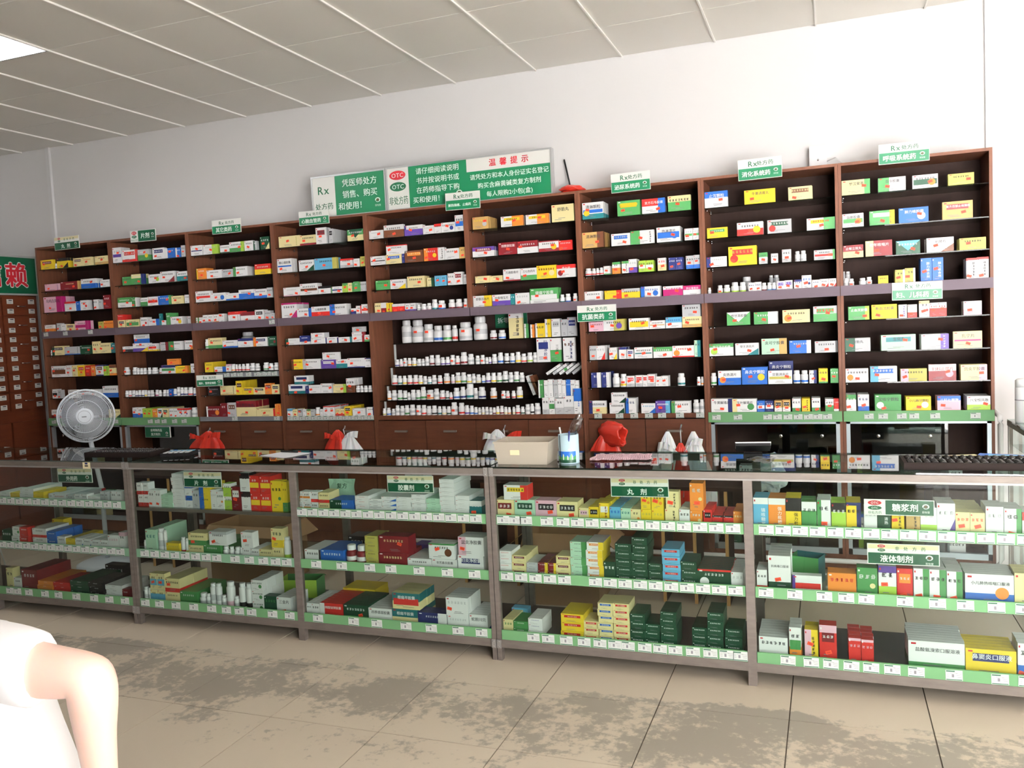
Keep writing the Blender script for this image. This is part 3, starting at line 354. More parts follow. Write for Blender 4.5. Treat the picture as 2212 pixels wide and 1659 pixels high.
W6.8;B5158,954,-288,113,84,28,1,1|W bL5 lN2 =K阿莫西林胶囊 @57;B5294,954,-288,97,69,23,1,1|W =K阿莫西林胶囊 qg;B+5308,1023,-288,96,66,22,2,1|W =K阿莫西林胶囊 qg;B5401,954,-288,66,97,22,4,1|W lB3 ~N;B5502,954,-288,90,63,21,1,1|W ~C qB;B5594,954,-288,91,77,25,3,1|V rC3 =W阿莫西林颗粒 @35;B5694,954,-288,118,74,24,2,1|W lG2 ~K @44;J5829,954,-288,37,81,37,1,1|.;J5868,954,-288,34,83,34,1,1|.
W7.1;B5942,2213,-288,137,96,32,1,1|W tB4 =W止泻颗粒 @75;B6177,2213,-288,178,82,27,1,1|Y =K牛黄清胃丸 @26;B6429,2213,-288,132,76,25,2,1|L pb ~L @28
W7.2;B5950,2028,-288,122,62,20,1,1|Y pG @24;B6129,2028,-288,151,78,26,2,1|W bR5 ~K cY @56;B6306,2028,-288,136,79,26,1,1|S pg ~W dR;B6528,2028,-288,156,69,23,1,1|W pY rG4 ~R @56
W7.3;B5942,1852,-288,120,62,20,1,1|W lN2 ~S @27;B6074,1852,-288,165,114,37,2,1|Y pR dR ~o @17;B6252,1852,-288,48,67,39,2,1|W tG4 bS3 @56;B6322,1852,-288,39,56,32,1,1|W ~K @56;B6385,1852,-288,51,75,41,1,1|W ~K bS3 @56;J6457,1852,-288,29,60,29,1,1|S;J6488,1852,-288,33,62,33,1,1|S;B6564,1852,-288,115,57,20,2,1|S mR2 rG1 @85
W7.4;J5942,1684,-288,21,44,21,1,1|.;J6000,1684,-288,33,55,33,1,1|l @68;J6037,1684,-288,39,55,39,1,1|l;J6081,1684,-288,47,68,47,1,1|l;J6131,1684,-288,40,66,40,1,1|l;B6186,1684,-288,36,59,29,1,1|W ~N @46;B6223,1684,-288,38,61,30,1,1|W ~N @56;J6262,1684,-288,29,54,29,1,1|M;J6293,1684,-288,27,54,27,1,1|C;J6321,1684,-288,24,52,24,1,1|B;B6350,1684,-288,44,58,36,1,1|W pV ~S @46;B6395,1684,-288,45,60,36,1,1|W pV ~S @45;B6448,1684,-288,43,60,35,1,1|W tN2 ~N @46;B6493,1684,-288,53,83,43,1,1|W ~B cN @45;B6549,1684,-288,43,53,35,1,1|W ~N @57;B6593,1684,-288,47,55,38,1,1|W qR @46;B6641,1684,-288,43,55,34,1,1|W qR @46;J<6132,1684,-148,61,103,61,1,1|S;J<6297,1684,-148,26,102,26,1,1|S;J<6325,1684,-148,32,102,32,1,1|S
W7.5;B6053,1490,-288,137,79,26,1,1|G vW =K感甘清胶囊 @36;B6213,1490,-288,136,73,24,3,1|W lG6 ~W @46;B6379,1490,-288,154,77,25,1,1|L dO ~K @26;B6553,1490,-288,131,90,30,1,1|S bG5 pG ~R @64
W7.6;B5942,1306,-288,143,75,25,2,1|W tG3 =W穿王消炎胶囊 dl @24;B6098,1306,-288,136,72,24,2,1|W =K穿王消炎片 qT @66;B6253,1306,-288,145,94,31,1,1|e =K炎可宁胶囊 rt3 @47;B6413,1306,-288,122,77,25,1,1|B rW2 @44;B6557,1306,-288,127,67,22,1,1|S rk1 ~K @57
W7.7;J5942,1125,-288,36,75,36,1,1|G;B5990,1125,-288,136,87,29,2,1|W bB5 =K炎热清片 dO @26;B6132,1125,-288,149,105,35,2,1|B =W鼻炎宁颗粒 cY @35;B6287,1125,-288,137,80,27,2,1|W =K豆菌消炎片 mo2 @84;J6430,1125,-288,41,78,41,1,1|B;J6474,1125,-288,42,77,42,1,1|B;B6522,1125,-288,42,77,33,1,1|W rN4 ~K @56;B6575,1125,-288,50,86,40,2,1|Y ~K bG1 @57;B6640,1125,-288,44,83,35,2,1|G ~W @45;B<6283,1125,-148,143,131,43,1,1|N =W鼻炎宁颗粒
W7.8;B5942,954,-288,127,85,28,2,1|W =K牛黄解毒片 rN2 @57;B6070,954,-288,144,82,27,2,1|W =K玉叶解毒片 lL2 cG @24;B6217,954,-288,45,69,36,2,1|B mW3 @45;B6265,954,-288,48,69,38,2,1|N mW3 @44;B6319,954,-288,43,69,34,2,1|t bW4 pk @45;B6366,954,-288,44,71,35,2,1|t bW4 pk @56;B6421,954,-288,49,80,39,3,1|W bG3 ~K @68;B6476,954,-288,46,80,37,3,1|Y |K @36;B6532,954,-288,48,82,39,3,1|W bG3 ~K @68;B6608,954,-288,46,75,36,3,1|W bG5 ~k @55;B6656,954,-288,28,77,25,2,1|R bW2 ~W @35
W8.1;B6724,2213,-288,151,83,27,1,1|L =K罗汉果茶 rG2 @84;B6918,2213,-288,143,77,25,2,1|W =K百令胶囊 lG4 @36;B7096,2213,-288,129,74,24,1,1|W mg4 cO ~K @75;B7276,2213,-288,128,62,20,3,1|o =K ~k @85
W8.2;B6724,2028,-288,113,77,25,2,1|W mG3 cO =K益肺胶囊 @76;B6869,2028,-288,132,80,26,2,1|G pW rY2 |K强力止咳宁胶囊 @57;B7023,2028,-288,152,82,27,1,1|B =W肺力咳胶囊 cW @74;B7245,2028,-288,151,96,32,1,1|t pM =W复方百部止咳颗粒 @76
W8.3;B6724,1852,-288,109,72,24,1,1|M bL5 =W止嗽立效丸 @76;B6845,1852,-288,141,88,29,1,1|M lL3 =W老年咳喘片 @46;B7005,1852,-288,125,75,25,2,1|g vC ~W @76;B7163,1852,-288,137,79,26,4,1|W =K利肺片 qb @35;B7328,1852,-288,131,65,21,5,1|o ~K @34
W8.4;J6724,1684,-288,25,52,25,1,1|.;J6750,1684,-288,31,47,31,1,1|. @58;J6807,1684,-288,38,47,38,1,1|S;J6846,1684,-288,31,51,31,1,1|S @57;B6909,1684,-288,53,53,42,1,1|Y ~k;B6998,1684,-288,51,81,40,2,1|o rW2 @35;B7050,1684,-288,53,87,43,2,1|o rW2 @25;B7131,1684,-288,57,137,45,2,1|B |W肺力咳合剂 @35;B7190,1684,-288,56,136,45,1,1|B |W肺力咳合剂 @34;B7361,1684,-288,54,121,43,3,1|W tR1 |K @28;B7416,1684,-288,55,123,44,3,1|W tR1 |K @38;J<6724,1684,-148,11,97,11,1,1|S;J<6737,1684,-148,27,96,27,1,1|S
W8.5;B6745,1490,-288,113,78,26,1,1|G rl2 =W止血灵胶囊 @87;B6871,1490,-288,134,82,27,2,1|Y =K断血流胶囊 @27;B7013,1490,-288,44,76,35,1,1|W |V @38;B7061,1490,-288,48,74,38,1,1|W bR4 ~S @37;B7120,1490,-288,53,92,42,1,1|W tL2 cR @46;B7175,1490,-288,41,78,32,1,1|W bR6 ~R @45;B7216,1490,-288,44,78,35,1,1|W bR6 ~R @54;B7345,1490,-288,90,77,25,3,1|W ~S bP4 @36
W8.6;B6724,1306,-288,137,78,26,3,1|S lg4 =K安胎丸 @25;B6919,1306,-288,181,89,29,3,1|e pT =k生化丸 @73;B7129,1306,-288,140,85,28,5,1|W rV3 |W @73;B7291,1306,-288,144,94,31,1,1|L =K乳宁片 mU1 @57
W8.7;B6724,1125,-288,123,81,27,1,1|W dO ~K @57;B6858,1125,-288,142,90,30,2,1|W lC3 pB ~W @25;B7019,1125,-288,136,72,24,2,1|o lP3 ~k @16;B7164,1125,-288,140,93,31,2,1|M tW4 =M妇科止带片 cP @74;B7327,1125,-288,131,87,29,3,1|L rP3 =K宫炎平胶囊 @85
W8.8;B6724,954,-288,54,99,43,3,1|W tG3 ~W @27;B6788,954,-288,60,99,45,3,1|W bB3 ~N @56;B6880,954,-288,139,95,31,3,1|G =K宝咳宁颗粒 dW @38;B7044,954,-288,130,82,27,3,1|Y =k小儿麻甘颗粒 cW @57;B7206,954,-288,119,83,28,3,1|P tB3 =W儿科七厘散 @26;B7357,954,-288,116,80,26,6,1|W bl4 =k八宝惊风散 @85
C0.1;B1974,654,-2025,85,27,150,1,2|W ~G;B2062,654,-2025,75,25,80,1,2|Y;B2139,654,-2025,108,25,200,1,3|W;B2251,654,-2025,80,20,160,1,3|Y;B2370,654,-2025,33,53,50,1,1|W;B2406,654,-2025,93,53,180,1,1|W ~R;B2508,654,-2025,55,49,200,1,1|S;B2568,654,-2025,47,56,50,1,1|W;B2623,654,-2025,42,56,50,1,1|W;B2669,654,-2025,91,22,150,1,2|W ~S;B2765,654,-2025,29,75,50,1,1|S;B2798,654,-2025,21,75,50,1,1|S;B2843,654,-2025,38,78,50,1,1|W;B2883,654,-2025,37,77,50,1,1|W;B<2244,654,-1821,283,40,60,1,1|W rR3
C0.2;B1968,390,-2025,78,88,50,1,1|g ~W;B2048,390,-2025,61,54,50,1,2|W cG;B2112,390,-2025,66,54,50,1,2|R;B2216,390,-2025,108,53,80,2,2|W bR3;B2331,390,-2025,75,46,60,3,2|B;B2410,390,-2025,62,66,50,1,1|W bS3;B2475,390,-2025,70,29,40,5,2|Y;B2548,390,-2025,58,63,120,1,1|W qB;B2609,390,-2025,57,62,120,1,1|W qB;B2670,390,-2025,61,59,120,1,1|W ~K;B2735,390,-2025,58,59,120,1,1|W ~K;B2795,390,-2025,80,91,50,1,1|W ~P;B2878,390,-2025,44,110,50,1,1|W tP2;B<2187,390,-1860,91,123,60,1,1|Y ~o
C0.3;B1973,112,-2025,54,133,50,1,1|L;B2031,112,-2025,64,78,50,1,1|W;B2098,112,-2025,125,131,240,1,1|M;B2224,112,-2025,118,23,240,1,3|O;B2346,112,-2025,131,23,200,1,3|R;B2479,112,-2025,139,29,240,1,3|g;B2622,112,-2025,107,29,200,1,3|k;B2746,112,-2025,122,26,200,1,3|W;B2871,112,-2025,47,62,50,1,1|M;B<2496,112,-1781,147,115,60,1,1|k ~S
C1.1;B3034,654,-2025,37,65,50,1,2|W bR3;B3072,654,-2025,38,65,50,1,2|W bR3;B3112,654,-2025,42,92,50,1,1|W @38;B3156,654,-2025,42,91,50,1,1|W @48;B3199,654,-2025,79,22,80,2,3|e;B3280,654,-2025,80,20,140,1,9|W ~S;B3366,654,-2025,46,67,50,1,2|W tB4;B3413,654,-2025,45,97,50,1,1|S;B3461,654,-2025,73,66,60,2,2|Y lB4;B3536,654,-2025,36,103,50,1,1|W ~S;B3574,654,-2025,45,96,50,1,1|W cO ~g;B3621,654,-2025,49,69,50,1,2|l tW3;B3672,654,-2025,55,122,50,1,1|M pW @45;B3731,654,-2025,60,98,60,1,2|W tk3;B3794,654,-2025,59,91,50,2,2|R mY3;B3856,654,-2025,65,90,50,2,2|R mY3;B3924,654,-2025,66,158,50,1,1|Y cG ~k;B3992,654,-2025,29,154,50,1,1|Y bG3
C1.2;J3050,390,-2025,17,72,17,1,1|.;B3070,390,-2025,73,134,60,4,1|e ~T;J3146,390,-2025,39,140,39,1,1|.;J3189,390,-2025,20,133,20,1,1|.;B3212,390,-2025,90,64,50,1,1|Y ~o;J3306,390,-2025,26,98,26,1,1|R;J3336,390,-2025,25,94,25,1,1|Y;B3363,390,-2025,97,60,50,1,1|L ~K;B+3366,451,-2025,119,67,80,1,1|L bG4 ~K @27;B3464,390,-2025,114,67,240,1,1|G;B+3506,457,-2025,113,73,80,1,1|W tS2 @27;J3583,390,-2025,34,60,34,1,1|.;J3626,390,-2025,27,60,27,1,1|.;J3658,390,-2025,35,60,35,1,1|.;J3697,390,-2025,18,60,18,1,1|.;B3718,390,-2025,50,63,50,1,1|W bg3;B+3714,453,-2025,74,82,50,1,1|W ~S @35;B3771,390,-2025,51,59,140,1,1|W ~K;B3824,390,-2025,81,59,140,1,1|L ~K;B3907,390,-2025,60,72,50,1,1|L ~K;B+3906,463,-2025,71,100,50,1,1|L bY4 ~g @25;J3972,390,-2025,36,127,36,1,1|l
C1.3;J3020,112,-2025,27,82,27,1,1|.;J3051,112,-2025,22,79,22,1,1|.;B3075,112,-2025,49,75,50,1,1|C tL3;B+3077,188,-2025,49,90,50,1,1|L mC4 @45;B3126,112,-2025,48,75,50,1,1|C tL3;B+3127,188,-2025,52,90,50,1,1|L mC4 @45;B3178,112,-2025,100,68,80,1,1|L bR3;B+3182,180,-2025,100,76,110,2,1|L bR3 ~K @24;B3281,112,-2025,115,78,240,1,1|G;J3402,112,-2025,45,71,45,1,1|.;J3451,112,-2025,25,71,25,1,1|.;J3478,112,-2025,34,131,34,1,1|.;J3515,112,-2025,34,131,34,1,1|.;J3552,112,-2025,27,70,27,1,1|.;J3582,112,-2025,47,144,47,1,1|P;J3633,112,-2025,29,70,29,1,1|.;J3666,112,-2025,40,143,40,1,1|k;J3708,112,-2025,47,143,47,1,1|k;B3760,112,-2025,72,56,35,5,3|W cG ~g;B3835,112,-2025,76,89,50,1,1|g ~G;B3913,112,-2025,87,89,30,5,1|W =K三金片 @58
C2.1;B4095,654,-2025,17,53,50,1,2|W mO2 ~k;B4114,654,-2025,45,53,50,1,2|W mO2 ~k;B4161,654,-2025,43,53,50,1,2|W bR3 ~k;B4206,654,-2025,63,52,50,2,2|L bR3 ~k;B4273,654,-2025,136,69,120,1,1|B lg5;B4419,654,-2025,76,23,180,1,4|W ~R;B4497,654,-2025,69,26,180,1,3|W mS2;B4568,654,-2025,81,23,180,1,4|W qB;B4651,654,-2025,80,23,180,1,4|W ~S;B4734,654,-2025,74,21,180,1,5|W;B4811,654,-2025,73,22,180,1,4|e;B4885,654,-2025,76,20,200,1,9|W ~S;B4964,654,-2025,72,21,180,1,5|W ~S;B5038,654,-2025,61,85,50,2,1|T tW3 @36
C2.2;B4105,390,-2025,93,73,30,6,1|W ~k rk1 @68;B4201,390,-2025,134,76,30,6,1|B ~W;J4338,390,-2025,56,102,56,1,1|M;J4396,390,-2025,62,102,62,1,1|M;B4461,390,-2025,71,39,120,1,4|o;B4535,390,-2025,156,78,80,2,1|M ~L;B+4540,469,-2025,164,83,80,1,1|M ~L pM @74;B4694,390,-2025,128,58,30,6,1|W ~k;B4825,390,-2025,131,61,40,2,1|W =K辛芳鼻炎胶囊;B+4812,452,-2025,134,75,40,2,1|W tG1 cb @33;B4963,390,-2025,132,86,50,2,1|W pN =W妇炎净胶囊;B+4969,476,-2025,131,89,50,2,1|W lP3 =K盆炎净胶囊 @16;B<4248,390,-1836,145,101,100,1,1|k ~S;B<4637,390,-1836,249,75,80,1,1|V
C2.3;B4095,112,-2025,30,70,30,7,1|W ~k;B4127,112,-2025,46,70,30,7,1|W ~k;B4176,112,-2025,136,77,30,7,1|R lW2 =W枸橼酸铋钾胶囊;B4315,112,-2025,141,79,30,7,1|g ~W bG3 @76;B4459,112,-2025,131,72,30,7,1|W =K四季感冒胶囊;B4593,112,-2025,138,78,40,5,1|L tT5 =W根痛平胶囊;B+4598,191,-2025,148,80,40,4,1|L tT5 mR4 =W根痛平胶囊;B4734,112,-2025,153,71,40,2,1|N rW3 @29;B4893,112,-2025,110,68,30,6,1|W ~S;B+4888,180,-2025,115,88,30,5,1|W ~S @16;B5006,112,-2025,94,80,30,6,1|W bB2 =K蛇胆川贝;B<4182,112,-1805,193,29,140,1,3|Y
C3.1;B5169,654,-2025,93,95,80,1,1|L pM @77;B+5214,750,-2025,116,68,80,1,1|W rR3 pY;B5264,654,-2025,100,98,80,1,1|e pg @76;B5366,654,-2025,101,97,80,1,1|P pk @75;B5468,654,-2025,98,94,100,1,1|L pk @76;B5571,654,-2025,45,68,40,5,1|L pP @58;B5617,654,-2025,46,74,40,5,1|Y pk;B5665,654,-2025,45,93,40,5,1|Y pW |M;B5713,654,-2025,48,77,40,6,1|C ~B;B5763,654,-2025,43,73,40,6,1|e ~T;B5807,654,-2025,44,70,40,6,1|L cO @48;B5853,654,-2025,45,70,50,2,1|Y ~o;B+5854,725,-2025,43,71,50,1,1|Y cO @34;B5900,654,-2025,52,70,50,2,1|Y ~o;B+5900,724,-2025,52,70,50,1,1|Y cO @34;B5958,654,-2025,58,76,50,1,1|L |k;B+5963,730,-2025,56,76,50,1,1|L |k @36;B6019,654,-2025,44,75,40,4,1|W ~k;B6065,654,-2025,51,72,50,1,1|O cL;B+6066,727,-2025,57,117,80,1,1|O cL @57;B6121,654,-2025,35,78,40,4,1|R pk;B6158,654,-2025,42,27,35,5,2|R tk3;B6202,654,-2025,41,27,35,5,2|R tk3;B6245,654,-2025,36,74,40,4,1|O ~L @47
C3.2;B5169,390,-2025,66,29,120,1,4|W ~R;B5237,390,-2025,70,33,90,2,3|L pM;B5308,390,-2025,54,23,140,1,3|S ~k;B5364,390,-2025,46,36,50,3,2|M rY3;B5412,390,-2025,38,36,50,3,2|M rY3;B5452,390,-2025,68,35,100,1,3|L pM;B5522,390,-2025,74,35,120,1,5|e rG3;B5598,390,-2025,76,35,140,1,5|W pO rY3;B5676,390,-2025,52,93,80,2,1|g ~W;B5729,390,-2025,74,35,140,1,5|g ~W;B5805,390,-2025,69,34,140,1,6|g ~W;B5877,390,-2025,59,31,120,1,3|g ~W;B5938,390,-2025,77,32,140,1,5|C pR;B6018,390,-2025,69,37,140,1,3|g ~W;B6089,390,-2025,138,84,25,8,1|g tR1 dW;B6228,390,-2025,51,78,25,8,1|W ~S
C3.3;B5180,112,-2025,49,70,140,1,1|L ~G;B5230,112,-2025,71,33,120,1,2|G;B5304,112,-2025,68,28,140,1,3|W ~V;B5462,112,-2025,107,39,160,1,3|Y pR;B5571,112,-2025,67,30,120,1,3|L pR;B5640,112,-2025,69,30,120,1,6|L pB;B5711,112,-2025,72,30,120,1,6|L pR;B5784,112,-2025,66,35,140,1,4|g ~W;B5852,112,-2025,65,33,140,1,3|g ~W;B5919,112,-2025,70,32,140,1,5|g ~W;B6055,112,-2025,63,34,140,1,3|g ~W;B6121,112,-2025,67,34,140,1,5|g ~W;B6194,112,-2025,72,35,140,1,3|g ~W;B<5169,112,-1881,81,76,50,1,1|C ~S
C4.1;B6327,654,-2025,59,135,60,2,1|C tW2 |W镇咳糖浆;B6387,654,-2025,67,134,60,2,1|O tW2 |W强力枇杷露;B6455,654,-2025,60,137,60,2,1|Y tk4 |k强力枇杷;B6517,654,-2025,57,123,60,2,1|G tW3 ~g;B6577,654,-2025,51,132,60,2,1|W lG3 @57;B6631,654,-2025,54,122,60,2,1|l tk3 ~W;B6687,654,-2025,54,125,60,2,1|Y rN3 ~k tN1;B6752,654,-2025,48,109,50,1,1|W ~S;B6802,654,-2025,47,109,60,2,1|g |W清热;B6853,654,-2025,45,108,60,2,1|Y |k @24;B6905,654,-2025,49,108,60,2,1|t |k;B6956,654,-2025,57,113,60,2,1|W bl4;B7014,654,-2025,63,131,60,2,1|W qV ~S;B7078,654,-2025,49,98,60,4,1|L ~R @45;B7128,654,-2025,50,97,60,4,1|L ~R @55;B7181,654,-2025,59,123,60,2,1|W bk2 ~S;B7242,654,-2025,58,117,60,2,1|W rG3 @48;B7302,654,-2025,59,105,60,2,1|W tR3
C4.2;B6333,390,-2025,41,94,40,3,1|W bR3 ~k;B6380,390,-2025,88,157,40,5,1|W =K抗病毒口服液 bg3 @46;B6474,390,-2025,114,80,40,1,1|W mR3 =W保济口服液 lV1 @68;B6611,390,-2025,107,98,80,1,1|O ~R;B6722,390,-2025,75,125,60,1,1|G cL ~W;B6801,390,-2025,65,137,50,3,1|W tV2 bl4 @35;B6868,390,-2025,57,130,50,3,1|R pO @48;B6928,390,-2025,55,133,50,4,1|W rG4 ~k @38;B6984,390,-2025,59,132,50,4,1|W rG4 ~k @48;B7045,390,-2025,55,128,50,4,1|W rG4 ~k @48;B7108,390,-2025,165,124,25,6,1|W =K小儿肺热咳喘口服液 bB4 cO @59;B7275,390,-2025,84,135,40,3,1|L |G
C4.3;B6334,112,-2025,115,88,30,7,1|W ~K;B6456,112,-2025,47,136,40,3,1|W bO4 mG3 @39;B6516,112,-2025,52,132,50,2,1|Y lP5 |k @44;B6574,112,-2025,66,156,60,1,1|R pM tP2 @57;B6685,112,-2025,46,111,40,4,1|R tP1 ~P;B6733,112,-2025,45,108,40,4,1|R tP1 ~P;B6905,112,-2025,199,121,25,8,1|W =K盐酸氨溴索口服溶液 bG3 @79;B7107,112,-2025,172,107,30,5,1|Y pN =W鼻窦炎口服液;B7284,112,-2025,55,142,40,3,1|W bB4 @28
"""
TAGS = """
C0.1;2052,2119,2187,2254,2321,2388,2455,2522,2590,2657,2724,2791,2858,2926
C0.2;2019,2083,2148,2213,2277,2342,2407,2471,2536,2601,2666,2730,2795,2860,2924
C0.3;2045,2108,2199,2327,2432,2569,2703,2815,2929
C1.2;3097,3166,3236,3305,3375,3444,3514,3583,3701,3791,3879,3955,4022
C1.3;3074,3173,3287,3407,3526,3622,3705,3783,3914,4019
C2.1;4133,4196,4260,4323,4387,4450,4514,4577,4641,4704,4768,4831,4895,4958,5022,5085
C2.2;4199,4347,4506,4623,4776,4925,5064
C2.3;4189,4396,4527,4688,4824,4965,5085
C3.1;5220,5278,5332,5432,5508,5575,5642,5709,5776,5843,5910,5977,6044,6111,6178,6246
C3.2;5227,5296,5365,5434,5503,5646,5713,5780,5847,5914,5981,6048,6115,6182,6249
C3.3;5342,5413,5499,5582,5655,5722,5782,5856,5923,5989,6064,6137,6204,6261
C4.1;6379,6445,6511,6577,6644,6710,6776,6842,6909,6975,7041,7107,7174,7240,7306
C4.2;6371,6484,6597,6679,6754,6893,7007,7103,7207,7299
C4.3;6451,6541,6616,6693,6766,6843,6929,7061,7217,7307
W7.8;5975,6104,6279,6336,6396,6454,6512,6565,6619
W8.8;6845,6921,7019,7084,7192,7395
W1.8;1514,1585,1654,1759,1854
W0.8;474,627,1154
W0.4;461,679,954
W2.4;2740
W2.8;2341,2727
W3.8;2844,2897,2950,3003,3056,3109,3162,3215,3268,3321,3373,3426,3479,3532
W6.8;5220,5362,5458,5553,5637,5749,5875
W2.6;2287,2352,2412,2491,2566,2617,2668,2726
"""

def prefetch():
    sign = '非处方药丸剂片其它类心脑血管解热镇痛、止泌尿系统消化呼吸妇儿科抗菌滋补营养安神含特殊品复制拆零外用胶囊糖浆液体凭医师销售购买和使！请仔细阅读说明书并按或在指导下温馨提示本人身份证实名登记麻黄碱每限2小包(盒)百怡堂信赖RxOTC'
    for c in dict.fromkeys(sign):
        glyph(c, 0)
    for ln in ROWS.split('|')[1:]:
        for t in ln.split(';')[0].split():
            if t[0] in '=|' and len(t) > 2:
                for c in t[2:]: glyph(c, .012)

prefetch()
# ================================================================== ROOM SHELL
CEIL = 3.289; RX = 10.9; LX = -.47
def struct(o, label=None): o['kind'] = 'structure'; return o
struct(rbox('wall_back', LX-.15, 0, 0, RX+.15, .15, CEIL+.1, 'wall_paint'))
struct(rbox('wall_right', RX, FRONT_Y, 0, RX+.15, 0, CEIL+.1, 'wall_paint'))
struct(rbox('wall_left', LX-.15, FRONT_Y, 0, LX, 0, CEIL+.1, 'wall_paint'))
b = MB(); b.box(LX, FRONT_Y-.15, 0, OPEN_X0, FRONT_Y, CEIL+.1, 'wall_front_paint'); b.box(OPEN_X0, FRONT_Y-.15, OPEN_Z, OPEN_X1, FRONT_Y, CEIL+.1, 'wall_front_paint'); b.box(OPEN_X1, FRONT_Y-.15, 0, RX, FRONT_Y, CEIL+.1, 'wall_front_paint')
struct(b.build('wall_front'))
b = MB(); b.box(RX+.15, -22, -.2, 24, 6, -.06, 'pavement'); b.box(-8, -22, -.2, RX+.15, FRONT_Y-.15, -.06, 'pavement'); struct(b.build('floor_outside'))
# floor: screed with one slab object per tile
fl = struct(rbox('floor', LX-.15, FRONT_Y-.15, -.1, RX+.15, .15, -.004, 'grout'))
b = MB(); G = .0025
b.box(G, G, -.004, .5-G, .5-G, 0, 'floor_tile'); tile_me = b.mesh('tile')
TXR = 4.4637+.5*7; rbox('tile_field', TXR+.0025, FRONT_Y, -.004, RX, 0, 0, 'floor_tile', fl)
TX0 = 4.4637-.5*10; TY0 = -2.8443-.5*8
for i in range(17):
    for j in range(14):
        x, y = TX0+.5*i, TY0+.5*j
        if x < LX or y < FRONT_Y-.1 or x+.5 > TXR+.01 or y+.5 > .05: 
            x0, x1, y0, y1 = max(x, LX), min(x+.5, TXR), max(y, FRONT_Y), min(y+.5, 0)
            if x1-x0 < .03 or y1-y0 < .03: continue
            bb = MB(); bb.box(x0+G, y0+G, -.004, x1-G, y1-G, 0, 'floor_tile'); bb.build('tile', fl); continue
        link('tile', tile_me, fl, (x, y, 0))
# ceiling: panels, white bars, one light panel
ce = struct(rbox('ceiling', LX-.15, FRONT_Y-.15, CEIL+.02, RX+.15, .15, CEIL+.12, 'grout'))
CY0 = -.593
b = MB(); g = .004
z0 = CEIL
b.v += [(g, g, z0), (.6-g, g, z0), (.6-g, .6-g, z0), (g, .6-g, z0), (.3, .3, z0-.004)]
k = b.mi('ceiling_panel'); b.f += [(1, 0, 4), (2, 1, 4), (3, 2, 4), (0, 3, 4)]; b.m += [k]*4
n_ = len(b.v); b.v += [(0, 0, z0+.015), (.6, 0, z0+.015), (.6, .6, z0+.015), (0, .6, z0+.015)]
for a_, c_ in ((0, 1), (1, 2), (2, 3), (3, 0)): b.f.append((a_, c_, n_+c_, n_+a_)); b.m.append(k)
panel_me = b.mesh('ceiling_tile')
for i in range(-1, 19):
    for j in range(-1, 11):
        x = .6*i; y1 = CY0-.6*j; y0 = y1-.6
        if j == -1: y1, y0 = 0, CY0
        if i == 3 and j == 2: continue
        if x < LX or y0 < FRONT_Y or x+.6 > RX or j == -1:
            xa, xb, ya, yb = max(x, LX), min(x+.6, RX), max(y0, FRONT_Y), min(y1, 0)
            if xb-xa < .02 or yb-ya < .02: continue
            bb = MB(); bb.box(xa+g, ya+g, CEIL, xb-g, yb-g, CEIL+.015, 'ceiling_panel'); bb.build('ceiling_tile', ce); continue
        link('ceiling_tile', panel_me, ce, (x, y0, 0))
for i in range(0, 19):
    rbox('ceiling_bar', .6*i-.0045, FRONT_Y, CEIL-.010, .6*i+.0045, -.002, CEIL+.016, 'ceiling_bar', ce)
t = tag(empty('ceiling_light', (2.1, -2.093, CEIL)), 'square lit light panel set in the ceiling grid at upper left', 'ceiling light')
rbox('diffuser', -.285, -.285, -.004, .285, .285, .012, 'lamp_panel', t)
b = MB()
for s_ in (-1, 1): b.box(-.298, s_*.298-(.012 if s_ > 0 else 0), -.008, .298, s_*.298+(.012 if s_ < 0 else 0), .012, 'sign_frame'); b.box(s_*.298-(.012 if s_ > 0 else 0), -.286, -.008, s_*.298+(.012 if s_ < 0 else 0), .286, .012, 'sign_frame')
b.build('frame', t)
# conduit up the back wall by the first bay, trim in the right corner
struct(rbox('trim_1', .295, -.022, 2.3, .335, 0, CEIL, 'pvc_white'))
struct(rbox('trim_2', 7.505, -.018, .0, 7.527, -.0005, CEIL, 'pvc_white'))

# ================================================================== WALL CABINETS
BX = [.406, 1.213, 1.998, 2.785, 3.575, 4.352, 5.138, 5.922, 6.704, 7.493]
ZW = [2.213, 2.028, 1.852, 1.684, 1.490, 1.306, 1.125, .954]
YF, YB, ZT, TH = -.30, -.006, 2.398, .017
# price slip: paper with printed head, foot and ruled lines
def slip(w, h):
    b = MB(); b.box(-w/2, -.0008, -h/2, w/2, 0, h/2, 'tag_paper')
    P = lambda u, v: (u, -.0011, v)
    quad(b, -w/2+.002, h*.34, w*.05, h*.46, 'tag_green', P); quad(b, -w/2+.002, -h*.46, w/2-.002, -h*.38, 'tag_green', P)
    for i in range(3): quad(b, -w*.42, h*(.18-.18*i), -w*.28, h*(.21-.18*i), 'fine_print', P); quad(b, w*(.1+.04*i), h*(.16-.17*i), w*.44, h*(.19-.17*i), 'fine_print', P)
    quad(b, -w*.14, -h*.2, w*.0, h*.12, 'fine_print', P); quad(b, -w*.25, h*.22, w*.2, h*.25, 'fine_print', P)
    return b.mesh('price_tag')
SLIP_C = slip(.059, .04); SLIP_W = slip(.05, .034)
SLIPS = {}
for ln in TAGS.strip().split('\n'):
    k, v = ln.split(';'); SLIPS[k] = [int(q)/1000 for q in v.split(',') if q]
def add_slips(key, parent, org, y, z, me):
    for x in SLIPS.get(key, []):
        o = link('price_tag', me, parent, (x-org[0], y-org[1], z-org[2]))
        o.rotation_euler = (0, random.uniform(-.03, .03), 0)
ORD = ['first', 'second', 'third', 'fourth', 'fifth', 'sixth', 'seventh', 'eighth', 'ninth', 'tenth', 'eleventh', 'twelfth', 'thirteenth', 'fourteenth', 'fifteenth', 'sixteenth', 'seventeenth', 'eighteenth', 'nineteenth', 'twentieth']
